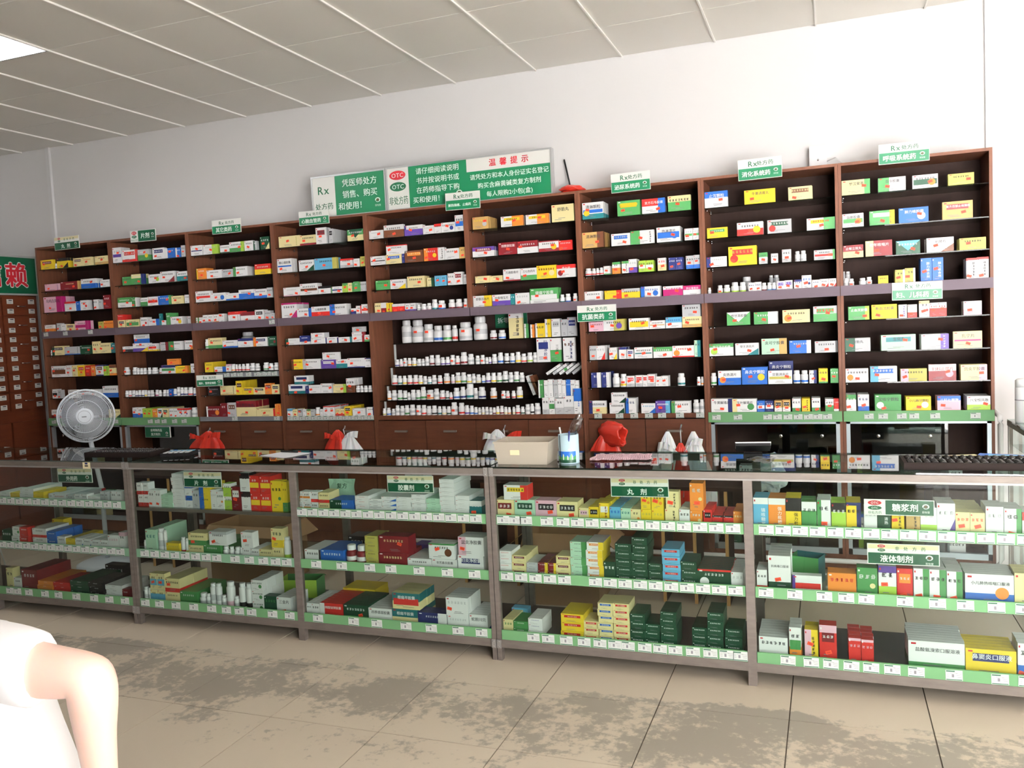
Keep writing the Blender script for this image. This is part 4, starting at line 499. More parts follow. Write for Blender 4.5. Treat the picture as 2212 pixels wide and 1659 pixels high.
def ordn(i):
    if i < 20: return ORD[i]
    if i < 29: return 'twenty-'+ORD[i-20]
    if i == 29: return 'thirtieth'
    return 'thirty-'+ORD[i-30]
_pinm = MB(); _pinm.lathe([(.005, 0), (.005, .012), (.003, .014)], 'chrome', 8); PIN = _pinm.mesh('shelf_pin', True)
def cabinet(i, i2=None):
    x0, x1 = BX[i], BX[(i2 if i2 is not None else i)+1]
    org = ((x0+x1)/2, (YF+YB)/2, 0); L = lambda *a: (a[0]-org[0], a[1]-org[1], a[2]-org[2])
    glassy = i in (0, 1, 7, 8); wide = i2 is not None
    root = empty('wall_cabinet', org)
    look = 'double-width brown wall cabinet with stepped bottle shelves in the middle' if wide else ('brown wall shelf cabinet with %s, %s bay from the left' % ('glazed base' if glassy else 'drawers below', ordn(i)))
    tag(root, look, 'cabinet', 'wall cabinets')
    def pb(n, a, b_, c, d, e, f, m, par=root): return rbox(n, a, b_, c, d, e, f, m, par, org)
    for s_ in (0, 1):
        xx = x0+.0005 if s_ == 0 else x1-TH-.0005
        pb('side_panel', xx, YF, .0, xx+TH, YB, ZT-TH, 'wood_cabinet')
    pb('top_panel', x0+.0005, YF, ZT-TH, x1-.0005, YB, ZT, 'wood_cabinet')
    pb('back_panel', x0+TH, YB-.006, .08, x1-TH, YB, ZT-TH, 'wood_back')
    bays = [(x0, x1)] if not wide else [(x0, BX[i2]), (BX[i2], x1)]
    for q, (a, c) in enumerate(bays):
        for s_ in range(8):
            if s_ in (3, 7) or (wide and s_ > 3): continue
            z = ZW[s_]
            pb('glass_shelf', a+TH+.002, -.29, z-.007, c-TH-.002, YB-.007, z-.0005, 'glass_shelf')
            for yy in (-.25, -.07): o = link('shelf_pin', PIN, root, L(a+TH+.001, yy, z-.0125)); o.rotation_euler = (0, math.pi/2, 0)
        pb('shelf_board', a+TH, -.297, 1.684-.018, c-TH, YB-.007, 1.684-.0005, 'wood_cabinet')
        rl = pb('price_rail', a+.002, YF-.008, 1.634, c-.002, YF-.0005, 1.692, 'rail_purple')
        add_slips('W%d.4' % (i+q), rl, org, YF-.0085, 1.668, SLIP_W)
    if wide:
        pb('divider', BX[i2]-TH, YF, 1.684, BX[i2]+TH, YB-.007, ZT-TH, 'wood_cabinet')
    zb = ZW[7]
    pb('base_board', x0+TH, -.297, zb-.03, x1-TH, YB-.007, zb-.0005, 'wood_cabinet')
    if glassy:
        rl = pb('price_rail', x0+.004, YF-.012, zb-.058, x1-.004, YF-.0005, zb+.004, 'rail_green')
        add_slips('W%d.8' % i, rl, org, YF-.0125, zb-.028, SLIP_W)
        # aluminium framed sliding glass doors
        z0, z1 = .10, zb-.06
        for a in (x0+TH, x1-TH-.022): pb('door_post', a, YF, z0, a+.022, YF+.03, z1, 'aluminium')
        pb('door_track', x0+TH, YF, z1-.012, x1-TH, YF+.03, z1, 'aluminium'); pb('door_track', x0+TH, YF, z0, x1-TH, YF+.03, z0+.035, 'aluminium')
        mid = (x0+x1)/2
        gaps = {0: (x0+.06, mid+.03), 1: (mid-.03, x1-.04), 7: (mid-.04, x1-.04), 8: (x0+.10, mid+.16)}[i]
        gd = pb('glass_door', gaps[0], YF+.008, z0+.035, gaps[1], YF+.013, z1-.012, 'glass_door')
        for kx in (.2, .8):
            kb = MB(); kb.lathe([(.011, 0), (.011, .003), (.006, .005)], 'chrome', 12); o = kb.build('door_lock', gd, True); o.location = L(gaps[0]+(gaps[1]-gaps[0])*kx, YF+.0075, z1-.085); o.rotation_euler = (math.pi/2, 0, 0)
        pb('inner_board', x0+TH, YF+.035, .50, x1-TH, YB-.007, .515, 'wood_back')
        pb('plinth', x0+TH, YF+.01, .0, x1-TH, YF+.03, .10, 'wood_cabinet')
        pb('floor_board', x0+TH, YF+.03, .085, x1-TH, YB-.007, .10, 'wood_back')
    else:
        n = 2*len(bays); w = (x1-x0-2*TH)/n
        if i == 2:
            rl = pb('price_rail', x0+.01, YF-.008, zb-.03, x1-.01, YF-.0005, zb+.004, 'rail_grey'); add_slips('W2.8', rl, org, YF-.0085, zb-.012, SLIP_W)
            rl = pb('price_rail', x0+.19, YF+.0005, ZW[5]-.045, x1-TH-.004, YF+.006, ZW[5]-.008, 'rail_grey'); add_slips('W2.6', rl, org, YF-.0005, ZW[5]-.026, SLIP_W)
        elif i in (3, 6):
            rl = pb('price_rail', x0+.02, YF-.004, zb-.022, x1-.02, YF-.0005, zb-.004, 'wood_cabinet'); add_slips('W%d.8' % i, rl, org, YF-.0045, zb-.013, SLIP_W)
        for d in range(n):
            a = x0+TH+w*d
            dr = pb('drawer', a+.002, YF-.014, .62, a+w-.002, YF+.006, zb-.036, 'wood_drawer')
            hb = MB(); hz = .845; hx = a+w/2
            hb.box(hx-.048-org[0], YF-.034-org[1], hz-.007, hx+.048-org[0], YF-.028-org[1], hz+.007, 'steel')
            for s_ in (-1, 1): hb.box(hx+s_*.042-.004-org[0], YF-.028-org[1], hz-.006, hx+s_*.042+.004-org[0], YF-.0142-org[1], hz+.006, 'steel')
            hb.build('handle', dr)
            pb('door', a+.002, YF-.014, .09, a+w-.002, YF+.006, .614, 'wood_drawer')
        pb('plinth', x0+TH, YF+.02, .0, x1-TH, YF+.04, .085, 'wood_cabinet')
    if wide:
        # stepped glass bottle shelves on clear posts
        for t_, (z, yf, xa) in {1: (1.466, -.205, 3.69), 2: (1.299, -.225, 3.66), 3: (1.169, -.25, 3.63), 4: (1.061, -.275, 3.60)}.items():
            pb('bottle_shelf', xa, yf, z-.007, x1-TH-.003, YB-.008, z-.0005, 'glass_shelf')
        for xa, yf, z0, z1 in ((3.665, -.20, 1.299, 1.458), (3.64, -.22, 1.169, 1.291), (3.615, -.245, 1.061, 1.161), (3.60, -.27, .954, 1.053)):
            pb('shelf_post', xa+.03, yf, z0, xa+.042, yf+.012, z1, 'plastic_clear_grey')
    return root
for i in (0, 1, 2, 3): cabinet(i)
cabinet(4, 5)
for i in (6, 7, 8): cabinet(i)

# ================================================================== GLASS COUNTERS
CT, CYF, CYB = .906, -2.069, -1.575
UNITS = [(.86, 1.936, 3.010), (3.014, 4.087, 5.159), (5.163, 6.309, 7.44)]
PW = .036
CNAMES = ['counter at left with the creams and tubes', 'middle counter with the tablet and capsule signs', 'right-hand counter with the syrups and pills']
def counter(u):
    xs = UNITS[u]; org = ((xs[0]+xs[2])/2, (CYF+CYB)/2, 0)
    root = tag(empty('glass_counter', org), 'steel-framed glass display '+CNAMES[u], 'display counter', 'glass counters')
    def pb(n, a, b_, c, d, e, f, m, par=root): return rbox(n, a, b_, c, d, e, f, m, par, org)
    px = [(xs[0], xs[0]+PW*.6), (xs[1]-PW/2, xs[1]+PW/2), (xs[2]-PW*.6, xs[2])]
    for a, c in px:
        pb('post', a, CYF, 0, c, CYF+.03, CT-.034, 'steel'); pb('post', a, CYB-.03, 0, c, CYB, CT-.034, 'steel')
    for y0, y1 in ((CYF-.002, CYF+.032), (CYB-.032, CYB+.002)):
        pb('top_rail', xs[0], y0, CT-.034, xs[2], y1, CT-.004, 'steel')
        for (a, c), (a2, c2) in zip(px, px[1:]):
            pb('bottom_rail', c, y0+.003, .062, a2, y1-.003, .100, 'steel')
    rb = MB(); pb('top_lip', xs[0], CYF-.004, CT-.038, xs[2], CYF-.0022, CT-.030, 'steel_light')
    for a, c in px[::2]:
        pb('side_rail', a+.002, CYF+.03, CT-.030, c-.002, CYB-.03, CT-.004, 'steel'); pb('side_rail', a+.002, CYF+.03, .062, c-.002, CYB-.03, .1, 'steel')
    pb('glass_top', xs[0]+.004, CYF+.004, CT-.0035, xs[2]-.004, CYB-.004, CT+.0035, 'glass_top')
    for n, ((a, c), (a2, c2)) in enumerate(zip(px, px[1:])):
        bay = u*2+n-1
        pb('front_glass', c+.001, CYF+.012, .1005, a2-.001, CYF+.017, CT-.0345, 'glass_front')
        pb('bottom_board', c+.001, CYF+.036, .1005, a2-.001, CYB-.033, .1115, 'board_dark')
        for s_, z in ((1, .654), (2, .39)):
            pb('glass_shelf', c+.001, CYF+.022, z-.009, a2-.001, CYB-.04, z-.0005, 'glass_shelf')
            pb('shelf_bearer', c+.001, CYF+.0175, z-.018, a2-.001, CYF+.0215, z-.0005, 'steel')
        if bay < 0: continue
        for s_, z in ((1, .654), (2, .39), (3, .112)):
            if bay == 1 and s_ == 1: continue
            m = 'rail_green' if (bay in (2, 3, 4) or s_ == 3) else 'rail_green_dull'
            rl = pb('price_rail', c+.002, CYF+.003, z-.012, a2-.002, CYF+.0115, z+.033, m)
            add_slips('C%d.%d' % (bay, s_), rl, org, CYF+.0022, z+.010, SLIP_C)
    # corner brackets with screws where two units meet
    for xx in (xs[0], xs[2]):
        for zz in (CT-.019, .081):
            s_ = 1 if xx == xs[0] else -1
            br = pb('bracket', min(xx, xx+s_*.022), CYF-.0075, zz-.02, max(xx, xx+s_*.022), CYF-.0045, zz+.02, 'steel_light')
            for q in (-.012, .012):
                sb = MB(); sb.lathe([(.003, 0), (.003, .002)], 'chrome', 8); o = sb.build('screw', br, True); o.location = (xx+s_*.011-org[0], CYF-.0075-org[1], zz+q); o.rotation_euler = (math.pi/2, 0, 0)
    return root
for u in range(3): counter(u)

# ================================================================== MEDICINES
ORANGE = MB(); ORANGE.box(-.5, -.0006, -.5, .5, 0, .5, 'sticker_orange')
quad(ORANGE, -.32, .02, .32, .14, 'sticker_ink', lambda u, v: (u, -.0007, v)); quad(ORANGE, -.25, -.2, .3, -.1, 'sticker_ink', lambda u, v: (u, -.0007, v))
STICK = ORANGE.mesh('price_sticker')
def carton(w, h, d, des, seed):
    """one printed carton: front at y=0 facing -y, base at z=0, centred on x"""
    rnd = random.Random(seed); tk = des.split(); base = tk[0]; b = MB()
    b.box(-w/2, 0, 0, w/2, d, h, MT(base))
    lay = [0]
    def P_(): 
        lay[0] += 1; y = -.00022*lay[0]
        return lambda u, v: (u-w/2, y, v)
    def side(v0, v1, m):
        for sx in (-1, 1):
            x = sx*(w/2+.0002*lay[0]); pts = [(x, 0, v0), (x, d, v0), (x, d, v1), (x, 0, v1)]
            b.poly(pts if sx > 0 else pts[::-1], m)
    light = base in 'WSLPeYltoC'; ink = MATS['print_charcoal'] if light else MATS['print_white']
    titled = False; stick = []; vt = None
    # flap seam on the top and a tuck slot on the side
    b.poly([(-w/2+.002, d*.30, h+.0002), (w/2-.002, d*.30, h+.0002), (w/2-.002, d*.30+.0012, h+.0002), (-w/2+.002, d*.30+.0012, h+.0002)], MATS['fine_print'])
    for t in tk[1:]:
        c = t[0]
        if c in 'tblrm' and len(t) == 3:
            m = MT(t[1]); fr = int(t[2])/10 or .05; P = P_()
            if c == 't': quad(b, 0, h*(1-fr), w, h, m, P); side(h*(1-fr), h, m)
            elif c == 'b': quad(b, 0, 0, w, h*fr, m, P); side(0, h*fr, m)
            elif c == 'l': quad(b, 0, 0, w*fr, h, m, P)
            elif c == 'r':
                quad(b, w*(1-fr), 0, w, h, m, P); x = w/2+.0003*lay[0]
                b.poly([(x, 0, 0), (x, d, 0), (x, d, h), (x, 0, h)], m)
            else: quad(b, w*.04, h*(.46-fr/2), w*.96, h*(.46+fr/2), m, P)
        elif c == 'c': disc(b, w*.76, h*.42, min(w*.14, h*.3), min(w*.14, h*.3), MT(t[1]), P_())
        elif c == 'd': disc(b, w*.2, h*.36, min(w*.14, h*.28), min(w*.14, h*.28), MT(t[1]), P_())
        elif c == 'p' and len(t) == 2:
            P = P_(); quad(b, w*.14, h*.55, w*.86, h*.84, MT(t[1]), P)
        elif c == 'v': P = P_(); b.poly([P(0, h), P(w*.5, h*.25), P(w, h)], MT(t[1]))
        elif c == 'q': P = P_(); b.poly([P(w*.52, 0), P(w, 0), P(w, h*.55)], MT(t[1]))
        elif c == '@': stick.append((int(t[1])/10+.02, int(t[2])/10))
    for t in tk[1:]:
        c = t[0]
        if c == '=' and len(t) > 2:
            P = P_(); m = MT(t[1]); s = t[2:]
            cy = h*.72; put_text(b, s, w*.52, cy, h*.24, m, P, .012, maxw=w*.8); titled = True
        elif c == '|':
            P = P_(); m = MT(t[1]); s = t[2:]; titled = True
            cx = w*.84 if w > h else w*.66
            ft = max([int(q[2])/10 for q in tk[1:] if q[0] == 't' and len(q) == 3] or [0])
            if s: put_text(b, s, cx, h*(1-ft)/2, min(h*(1-ft)*.86/len(s)/1.08, w*.3), m, P, .012, vertical=True)
            else: blur_text(b, cx, h*.5, 5, min(h*.15, w*.26), m, P, rnd, True)
        elif c == '~':
            P = P_(); n = max(3, min(7, int(w*.8/(h*.17)))); blur_text(b, w*.5, h*.72, n, min(h*.17, w*.8/n), MT(t[1]), P, rnd); titled = True
    if not titled and not any(t[0] == 'p' for t in tk[1:]):
        P = P_(); n = max(2, min(6, int(w*.7/(h*.16)))); blur_text(b, w*.5, h*.74, n, min(h*.15, w*.7/n), ink, P, rnd)
    elif not titled:
        P = P_(); n = max(3, min(6, int(w*.6/(h*.15)))); pc = [t for t in tk[1:] if t[0] == 'p'][0][1]
        blur_text(b, w*.5, h*.695, n, min(h*.17, w*.6/n), MATS['print_charcoal'] if pc in 'WSLPeYltoC' else MATS['print_white'], P, rnd)
    P = P_()
    for i in range(2):
        a = rnd.uniform(.12, .4); quad(b, w*a, h*(.2-.08*i), w*(a+rnd.uniform(.25, .45)), h*(.225-.08*i), 'fine_print', P)
    quad(b, w*.05, h*.88, w*.14, h*.94, 'sign_red' if light else 'print_white', P)
    return b.mesh('medicine_box'), stick, lay[0]
def bottle(w, h, lab, white):
    r = w/2; hc = min(h*.26, r*.9); hs = h-hc
    b = MB(); body = MATS['print_'+CNAME[white]]; lm = MATS['print_white'] if lab in '.' else MT(lab)
    sh = min(r*.5, hs*.2); seg = 14
    prof = [(r*.9, 0), (r, h*.02), (r, hs*.14), (r, hs*.34), (r, hs*.62), (r, hs-sh-.001), (r*.97, hs-sh*.6), (r*.72, hs-.002), (r*.66, hs)]
    lm2 = MATS['print_silver'] if lab == '.' else MATS['print_white']
    b.lathe(prof, body, seg, mats=[body, body, lm, lm2, body, body, body, body])
    cb = MB(); cb.lathe([(r*.78, 0), (r*.78, hc*.86), (r*.7, hc)], 'plastic_white' if lab != 'Y' or True else 'plastic_white', seg)
    return b.mesh('pill_bottle'), cb.mesh('cap'), hs
def word(des, J):
    tk = des.split()
    if J: return ('white' if tk[0] in '.S' else 'white') + ('' if tk[0] == '.' else '-and-'+CNAME[tk[0]])
    a = CNAME[tk[0]]; o = ''
    for t in tk[1:]:
        if len(t) >= 2 and t[0] in 'tblrmcdpvq' and t[1] in PAL and t[1] != tk[0]: o = CNAME[t[1]]; break
    return a+('-and-'+o if o else '')
KINDS = {'C0': 'ointment_box', 'C1': 'tablet_box', 'C2': 'capsule_box', 'C3': 'herbal_pill_box', 'C4': 'syrup_box', 'W0': 'herbal_pill_box', 'W1': 'tablet_box', 'T': 'loose_stock_box'}
for i_ in range(2, 9): KINDS['W%d' % i_] = 'medicine_box'
SH = ['top', 'second', 'third', 'fourth', 'fifth', 'sixth', 'seventh', 'lowest']
CSH = ['top', 'middle', 'bottom']
SEEN = {}
def uniq(l):
    SEEN[l] = SEEN.get(l, 0)+1
    return l if SEEN[l] == 1 else l.replace('at back', '%s at back' % ordn(SEEN[l]-1)).replace('stacked above', '%s stacked above' % ordn(SEEN[l]-1))
MCACHE = {}
BACK = MB()
for ln in ROWS.strip().split('\n'):
    parts = ln.split(';'); key = parts[0]; a, s_ = key.split('.'); s_ = int(s_)
    recs = []
    for p in parts[1:]:
        hd, des = p.split('|', 1); J = hd[0] == 'J'; hd = hd[1:]; fl = hd[0] if hd[0] in '+<' else ''
        q = [int(v) for v in hd[len(fl):].split(',')]
        recs.append(dict(J=J, fl=fl, x=q[0]/1e3, z=q[1]/1e3, y=q[2]/1e3, w=q[3]/1e3, h=q[4]/1e3, d=q[5]/1e3, nb=q[6], ns=q[7], des=des.strip()))
    main = sorted([r for r in recs if r['fl'] == ''], key=lambda r: r['x'])
    for i, r in enumerate(main): r['ord'] = i
    if a == 'T': place = '%s tier of the bottle shelves' % ['top', 'second', 'third', 'fourth', 'lowest'][s_-1]; grp = 'medicines on the '+place; ct = (4.35)
    elif a[0] == 'W': place = '%s shelf of %s wall bay' % (SH[s_-1], ordn(int(a[1]))); grp = 'medicines on the '+place
    else: place = '%s shelf of %s counter bay' % (CSH[s_-1], ORD[int(a[1])]); grp = 'medicines on the '+place
    prev = None
    for r in recs:
        if r['fl'] == '+': r['ord'] = prev['ord']
        elif r['fl'] == '<': r['ord'] = min(range(len(main)), key=lambda i: abs(main[i]['x']-r['x']))
        if r['fl'] != '<' : prev = r if r['fl'] == '' else prev
        kind = 'bottle' if r['J'] else 'box'
        col = word(r['des'], r['J'])
        o_ = ordn(r['ord'])+' from left'
        if r['fl'] == '+': where = 'stacked above %s, %s' % (o_, place)
        elif r['fl'] == '<': where = 'at back behind %s, %s' % (o_, place)
        else: where = '%s, %s' % (o_, place)
        x = r['x']+r['w']/2
        if r['J']:
            tk = r['des'].split(); lab = tk[0]; white = 'S' if (r['fl'] == '<') else 'W'
            if lab == 'M' and a[0] == 'C': white = 'M'
            k = ('J', round(r['w'], 3), round(r['h'], 3), lab, white)
            if k not in MCACHE: MCACHE[k] = bottle(r['w'], r['h'], lab, white)
            me, cap, hs = MCACHE[k]; rad = r['w']/2
            o = link('pill_bottle', me, None, (x, r['y']+rad+.001, r['z'])); o.rotation_euler = (0, 0, random.uniform(0, 6))
            for p_ in me.polygons: p_.use_smooth = len(p_.vertices) == 4
            tag(o, uniq('%s pill bottle, %s' % (col, where)), 'bottle', grp)
            link('cap', cap, o, (0, 0, hs))
            for t in tk[1:]:
                if t[0] == '@':
                    s = link('price_sticker', STICK, o); w_ = min(.026, r['w']*.5)
                    s.scale = (w_, 1, w_*.62); an = -o.rotation_euler[2]
                    s.location = Vector((0, -rad-.0006, r['h']*(.72-.5*int(t[2])/10))); s.location = Matrix.Rotation(an, 3, 'Z') @ s.location; s.rotation_euler = (0, 0, an)
            continue
        k = (round(r['w'], 3), round(r['h'], 3), round(r['d'], 3), r['des'])
        if k not in MCACHE: MCACHE[k] = carton(r['w'], r['h'], r['d'], r['des'], len(MCACHE))
        me, stick, lay = MCACHE[k]
        for st in range(r['ns']):
            for bk in range(r['nb']):
                front = bk == 0 and st == 0
                jx = 0 if front else random.uniform(-.0025, .0025)
                z = r['z']+st*(r['h']+.0006); y = r['y']+bk*(r['d']+.0012)
                if bk and y+r['d'] > (-.02 if a[0] != 'C' else -1.62): continue
                if bk and a[0] != 'C':
                    y += .0015; BACK.box(x+jx-r['w']/2, y, z, x+jx+r['w']/2, y+r['d'], z+r['h'], MT(r['des'][0]))
                    for t in r['des'].split()[1:]:
                        if len(t) == 3 and t[0] in 'tb' and t[2].isdigit():
                            fr = int(t[2])/10; z1_ = z+(r['h']*(1-fr) if t[0] == 't' else 0); xx = x+jx+r['w']/2+.0003
                            BACK.poly([(xx, y, z1_), (xx, y+r['d'], z1_), (xx, y+r['d'], z1_+r['h']*fr), (xx, y, z1_+r['h']*fr)], MT(t[1]))
                    continue
                o = link(KINDS.get(a, 'medicine_box'), me, None, (x+jx, y, z))
                if r['ns'] > 1: o.location.y += random.uniform(-.003, .006) if bk == 0 and r['nb'] == 1 else 0
                w2 = where
                if r['ns'] > 1: w2 = '%s, %s' % ('topmost' if st == r['ns']-1 else ordn(st)+' up', where)
                if bk: w2 = '%s, %s' % ('%s row back' % ordn(bk), w2)
                lb = '%s box, %s' % (col, w2)
                tag(o, uniq(lb), 'box', grp)
                if front or (st == r['ns']-1 and bk == 0 and r['fl'] == ''):
                    for (sx, sy) in stick[:2]:
                        s = link('price_sticker', STICK, o); sw = min(.024, r['w']*.45)
                        s.scale = (sw, 1, sw*.62); s.location = ((sx-.5)*r['w']*.9, -.00022*lay-.0004, max(sw*.4, r['h']*(1-sy)*.92)); s.rotation_euler = (0, random.uniform(-.35, .35), 0)
PERSON_JOINTS = {'elbR0': (5.489, -4.640, 1.022), 'elbR': (5.518, -4.632, 1.018), 'elbR2': (5.524, -4.632, 0.992), 'foreR': (5.510, -4.622, 0.929), 'wrR': (5.479, -4.589, 0.805), 'haR': (5.456, -4.571, 0.734), 'hemR': (5.424, -4.648, 1.025), 'slR': (5.380, -4.653, 1.035), 'shR': (5.311, -4.657, 1.039), 'hemR2': (5.432, -4.645, 1.026), 'chest': (5.181, -4.656, 0.985), 'belly': (5.212, -4.632, 0.867), 'pelvis': (5.230, -4.603, 0.720), 'hemlow': (5.219, -4.583, 0.606), 'neck': (5.198, -4.695, 1.106), 'head0': (5.202, -4.712, 1.151), 'head1': (5.213, -4.726, 1.201), 'head2': (5.217, -4.731, 1.248), 'headtop': (5.215, -4.730, 1.285), 'shL': (5.073, -4.728, 1.039), 'slL': (5.014, -4.763, 1.035), 'elbL': (4.888, -4.821, 1.018), 'wrL': (4.897, -4.764, 0.805), 'haL': (4.905, -4.736, 0.734), 'hipR': (5.326, -4.575, 0.670), 'kneeR': (5.335, -4.446, 0.450), 'ankR': (5.355, -4.596, 0.090), 'toeR': (5.305, -4.436, 0.045), 'hipL': (5.134, -4.632, 0.670), 'kneeL': (5.086, -4.521, 0.450), 'ankL': (5.106, -4.671, 0.090), 'toeL': (5.056, -4.511, 0.045)}
# boxes standing behind the front ones on the wall shelves: too hidden to count
if BACK.v:
    o = BACK.build('boxes_behind'); tag(o, 'spare boxes in rows behind the front boxes on wall shelves', 'boxes', kind='stuff')
# ================================================================== SIGNS
def emblem(b, cx, cy, r, P, small=True):
    seg = 18
    for a0, a1, ra, rb in ((200, -40, r*.62, r), (-40, -140, r*.72, r*.95)):
        n = 10
        for i in range(n):
            p0 = math.radians(a0+(a1-a0)*i/n); p1 = math.radians(a0+(a1-a0)*(i+1)/n)
            b.poly([P(cx+ra*math.cos(p0), cy+ra*.8*math.sin(p0)), P(cx+rb*math.cos(p0), cy+rb*.8*math.sin(p0)), P(cx+rb*math.cos(p1), cy+rb*.8*math.sin(p1)), P(cx+ra*math.cos(p1), cy+ra*.8*math.sin(p1))], 'ink_white')
    disc(b, cx, cy, r*.4, r*.34, 'print_brown', P, 12)
    put_text(b, '百怡堂', cx, cy-r*1.75, r*.75, 'ink_white', P, .006)
def otc(b, cx, cy, ru, rv, col, P, P2):
    disc(b, cx, cy, ru, rv, col, P, 24); put_text(b, 'OTC', cx, cy, rv*1.35, 'ink_white', P2, .012)
def plate(name, x0, z0, x1, z1, y, label, build, th=.006, tilt=0):
    w, h = x1-x0, z1-z0
    b = MB(); b.box(-w/2, 0, 0, w/2, th, h, 'sign_white'); root = b.build(name, None, loc=((x0+x1)/2, y, z0)); root.rotation_euler = (tilt, random.uniform(-.012, .012), 0)
    tag(root, label, 'sign'); t = MB(); build(t, w, h); t.build('lettering', root); return root
def lay(w, k): return lambda u, v: (u-w/2, -.0003*k, v)
def rx_sign(title, spacing=1.0, kind='rx'):
    def f(t, w, h):
        P0, P1, P2 = lay(w, 1), lay(w, 2), lay(w, 3); e = .003
        if kind == 'rxh' or kind == 'otch':
            quad(t, w*.31, e, w-e, h-e, 'sign_green_dark', P0)
            otc(t, w*.155, h*.78, w*.10, h*.15, 'sign_red', P1, P2); otc(t, w*.155, h*.46, w*.10, h*.13, 'ink_green', P1, P2)
            put_text(t, '非处方药', w*.155, h*.16, h*.2, 'ink_green', P1, .006, maxw=w*.28)
            put_text(t, title, w*.59, h*.5, h*.5, 'ink_white', P1, .02, maxw=w*.44); emblem(t, w*.88, h*.6, w*.05, P1)
            return
        quad(t, e, e, w-e, h*.56, 'sign_green' if kind == 'rx' else 'sign_green_dark', P0)
        if kind == 'rx':
            put_text(t, 'Rx', w*.34, h*.77, h*.36, 'ink_green', P1, .012); put_text(t, '处方药', w*.62, h*.76, h*.24, 'ink_green', P1, .012, sx=1.1)
        else:
            quad(t, e, h*.76, w-e, h-e, 'sign_cream', P0)
            otc(t, w*.2, h*.88, w*.055, h*.075, 'sign_red', P1, P2); otc(t, w*.2, h*.69, w*.055, h*.075, 'ink_green', P1, P2)
            n = 4
            for i, c in enumerate('非处方药'): put_text(t, c, w*(.42+.12*i), h*.78, h*.2, 'ink_green', P1, .012)
        tw = .62 if len(title) > 2 else .36
        if len(title) == 2:
            for i, c in enumerate(title): put_text(t, c, w*(.34+.23*i) if kind == 'otc' else w*(.36+.22*i), h*.27, h*.36, 'ink_white', P1, .02)
        else: put_text(t, title, w*.41, h*.28, h*.36, 'ink_white', P1, .02, maxw=w*.66)
        emblem(t, w*.86, h*.38, w*.05, P1)
    return f
YS = YF-.016
WS = [('丸剂', .649, .918, 2.357, 2.462, 'otc', 'pills sign, white over green, above first wall bay'), ('片剂', 1.457, 1.711, 2.357, 2.447, 'otch', 'tablets sign with white left panel above second wall bay'),
      ('其它类药', 2.257, 2.523, 2.354, 2.458, 'rx', 'small white and green sign above third wall bay'), ('心脑血管药', 3.039, 3.292, 2.352, 2.452, 'rx', 'small white and green sign above fourth wall bay'),
      ('解热镇痛、止痛药', 4.215, 4.469, 2.352, 2.468, 'rx', 'small white and green sign overlapping the large notice board'), ('泌尿系统药', 5.369, 5.618, 2.357, 2.474, 'rx', 'small white and green sign above seventh wall bay'),
      ('消化系统药', 6.148, 6.399, 2.352, 2.474, 'rx', 'small white and green sign above eighth wall bay'), ('呼吸系统药', 6.921, 7.182, 2.360, 2.472, 'rx', 'small white and green sign above ninth wall bay'),
      ('妇、儿科药', 6.978, 7.237, 1.590, 1.690, 'rx', 'small white and green sign at the middle of the ninth wall bay'), ('抗菌类药', 5.111, 5.369, 1.556, 1.660, 'rx', 'small white and green sign at the middle of the seventh wall bay'),
      ('滋补、营养安神药', 2.007, 2.257, 1.198, 1.285, 'rx', 'small white and green sign low on the third wall bay')]
for s, x0, x1, z0, z1, kd, lb in WS: plate('section_sign', x0, z0, x1, z1, YS, lb, rx_sign(s, kind=kd))
def two_lines(t, w, h):
    P0, P1 = lay(w, 1), lay(w, 2); quad(t, .001, .001, w-.006, h-.001, 'sign_green_dark', P0)
    put_text(t, '含特殊药品', w*.45, h*.68, h*.28, 'ink_white', P1, .006, maxw=w*.62); put_text(t, '复方制剂', w*.42, h*.3, h*.28, 'ink_white', P1, .006, maxw=w*.5); emblem(t, w*.86, h*.42, w*.045, P1)
plate('section_sign', 1.455, .797, 1.711, .882, YS, 'dark green two-line sign under the second wall bay', two_lines)
def one_line(t, w, h):
    P0, P1 = lay(w, 1), lay(w, 2); quad(t, 0, 0, w, h, 'sign_green_dark', P0); put_text(t, '拆零药品', w*.44, h*.5, h*.42, 'ink_white', P1, .012, maxw=w*.78)
plate('section_sign', 4.42, 1.54, 4.66, 1.645, -.020, 'green sign on the cabinet back behind the big white bottles', one_line)
CYS = CYF+.019
for s, x0, x1, z0, z1, kd, lb in [('外用药', 2.485, 2.743, .782, .862, 'otc', 'green and white sign in leftmost counter bay'), ('片剂', 3.388, 3.635, .774, .856, 'otc', 'green and white sign in counter bay beside the tall white stack'),
        ('胶囊剂', 4.621, 4.868, .776, .858, 'otc', 'green and white sign in third counter bay, above green boxes'), ('丸剂', 5.729, 5.982, .784, .866, 'otc', 'green and white sign in counter bay with the yellow and orange boxes'),
        ('糖浆剂', 6.752, 7.003, .737, .800, 'otch', 'long dark green sign on the syrup shelf of right counter bay'), ('液体制剂', 6.761, 7.019, .541, .624, 'otc', 'green and white sign below the syrup shelf, right counter bay')]:
    plate('section_sign', x0, z0, x1, z1, CYS, lb, rx_sign(s, kind=kd), th=.003)
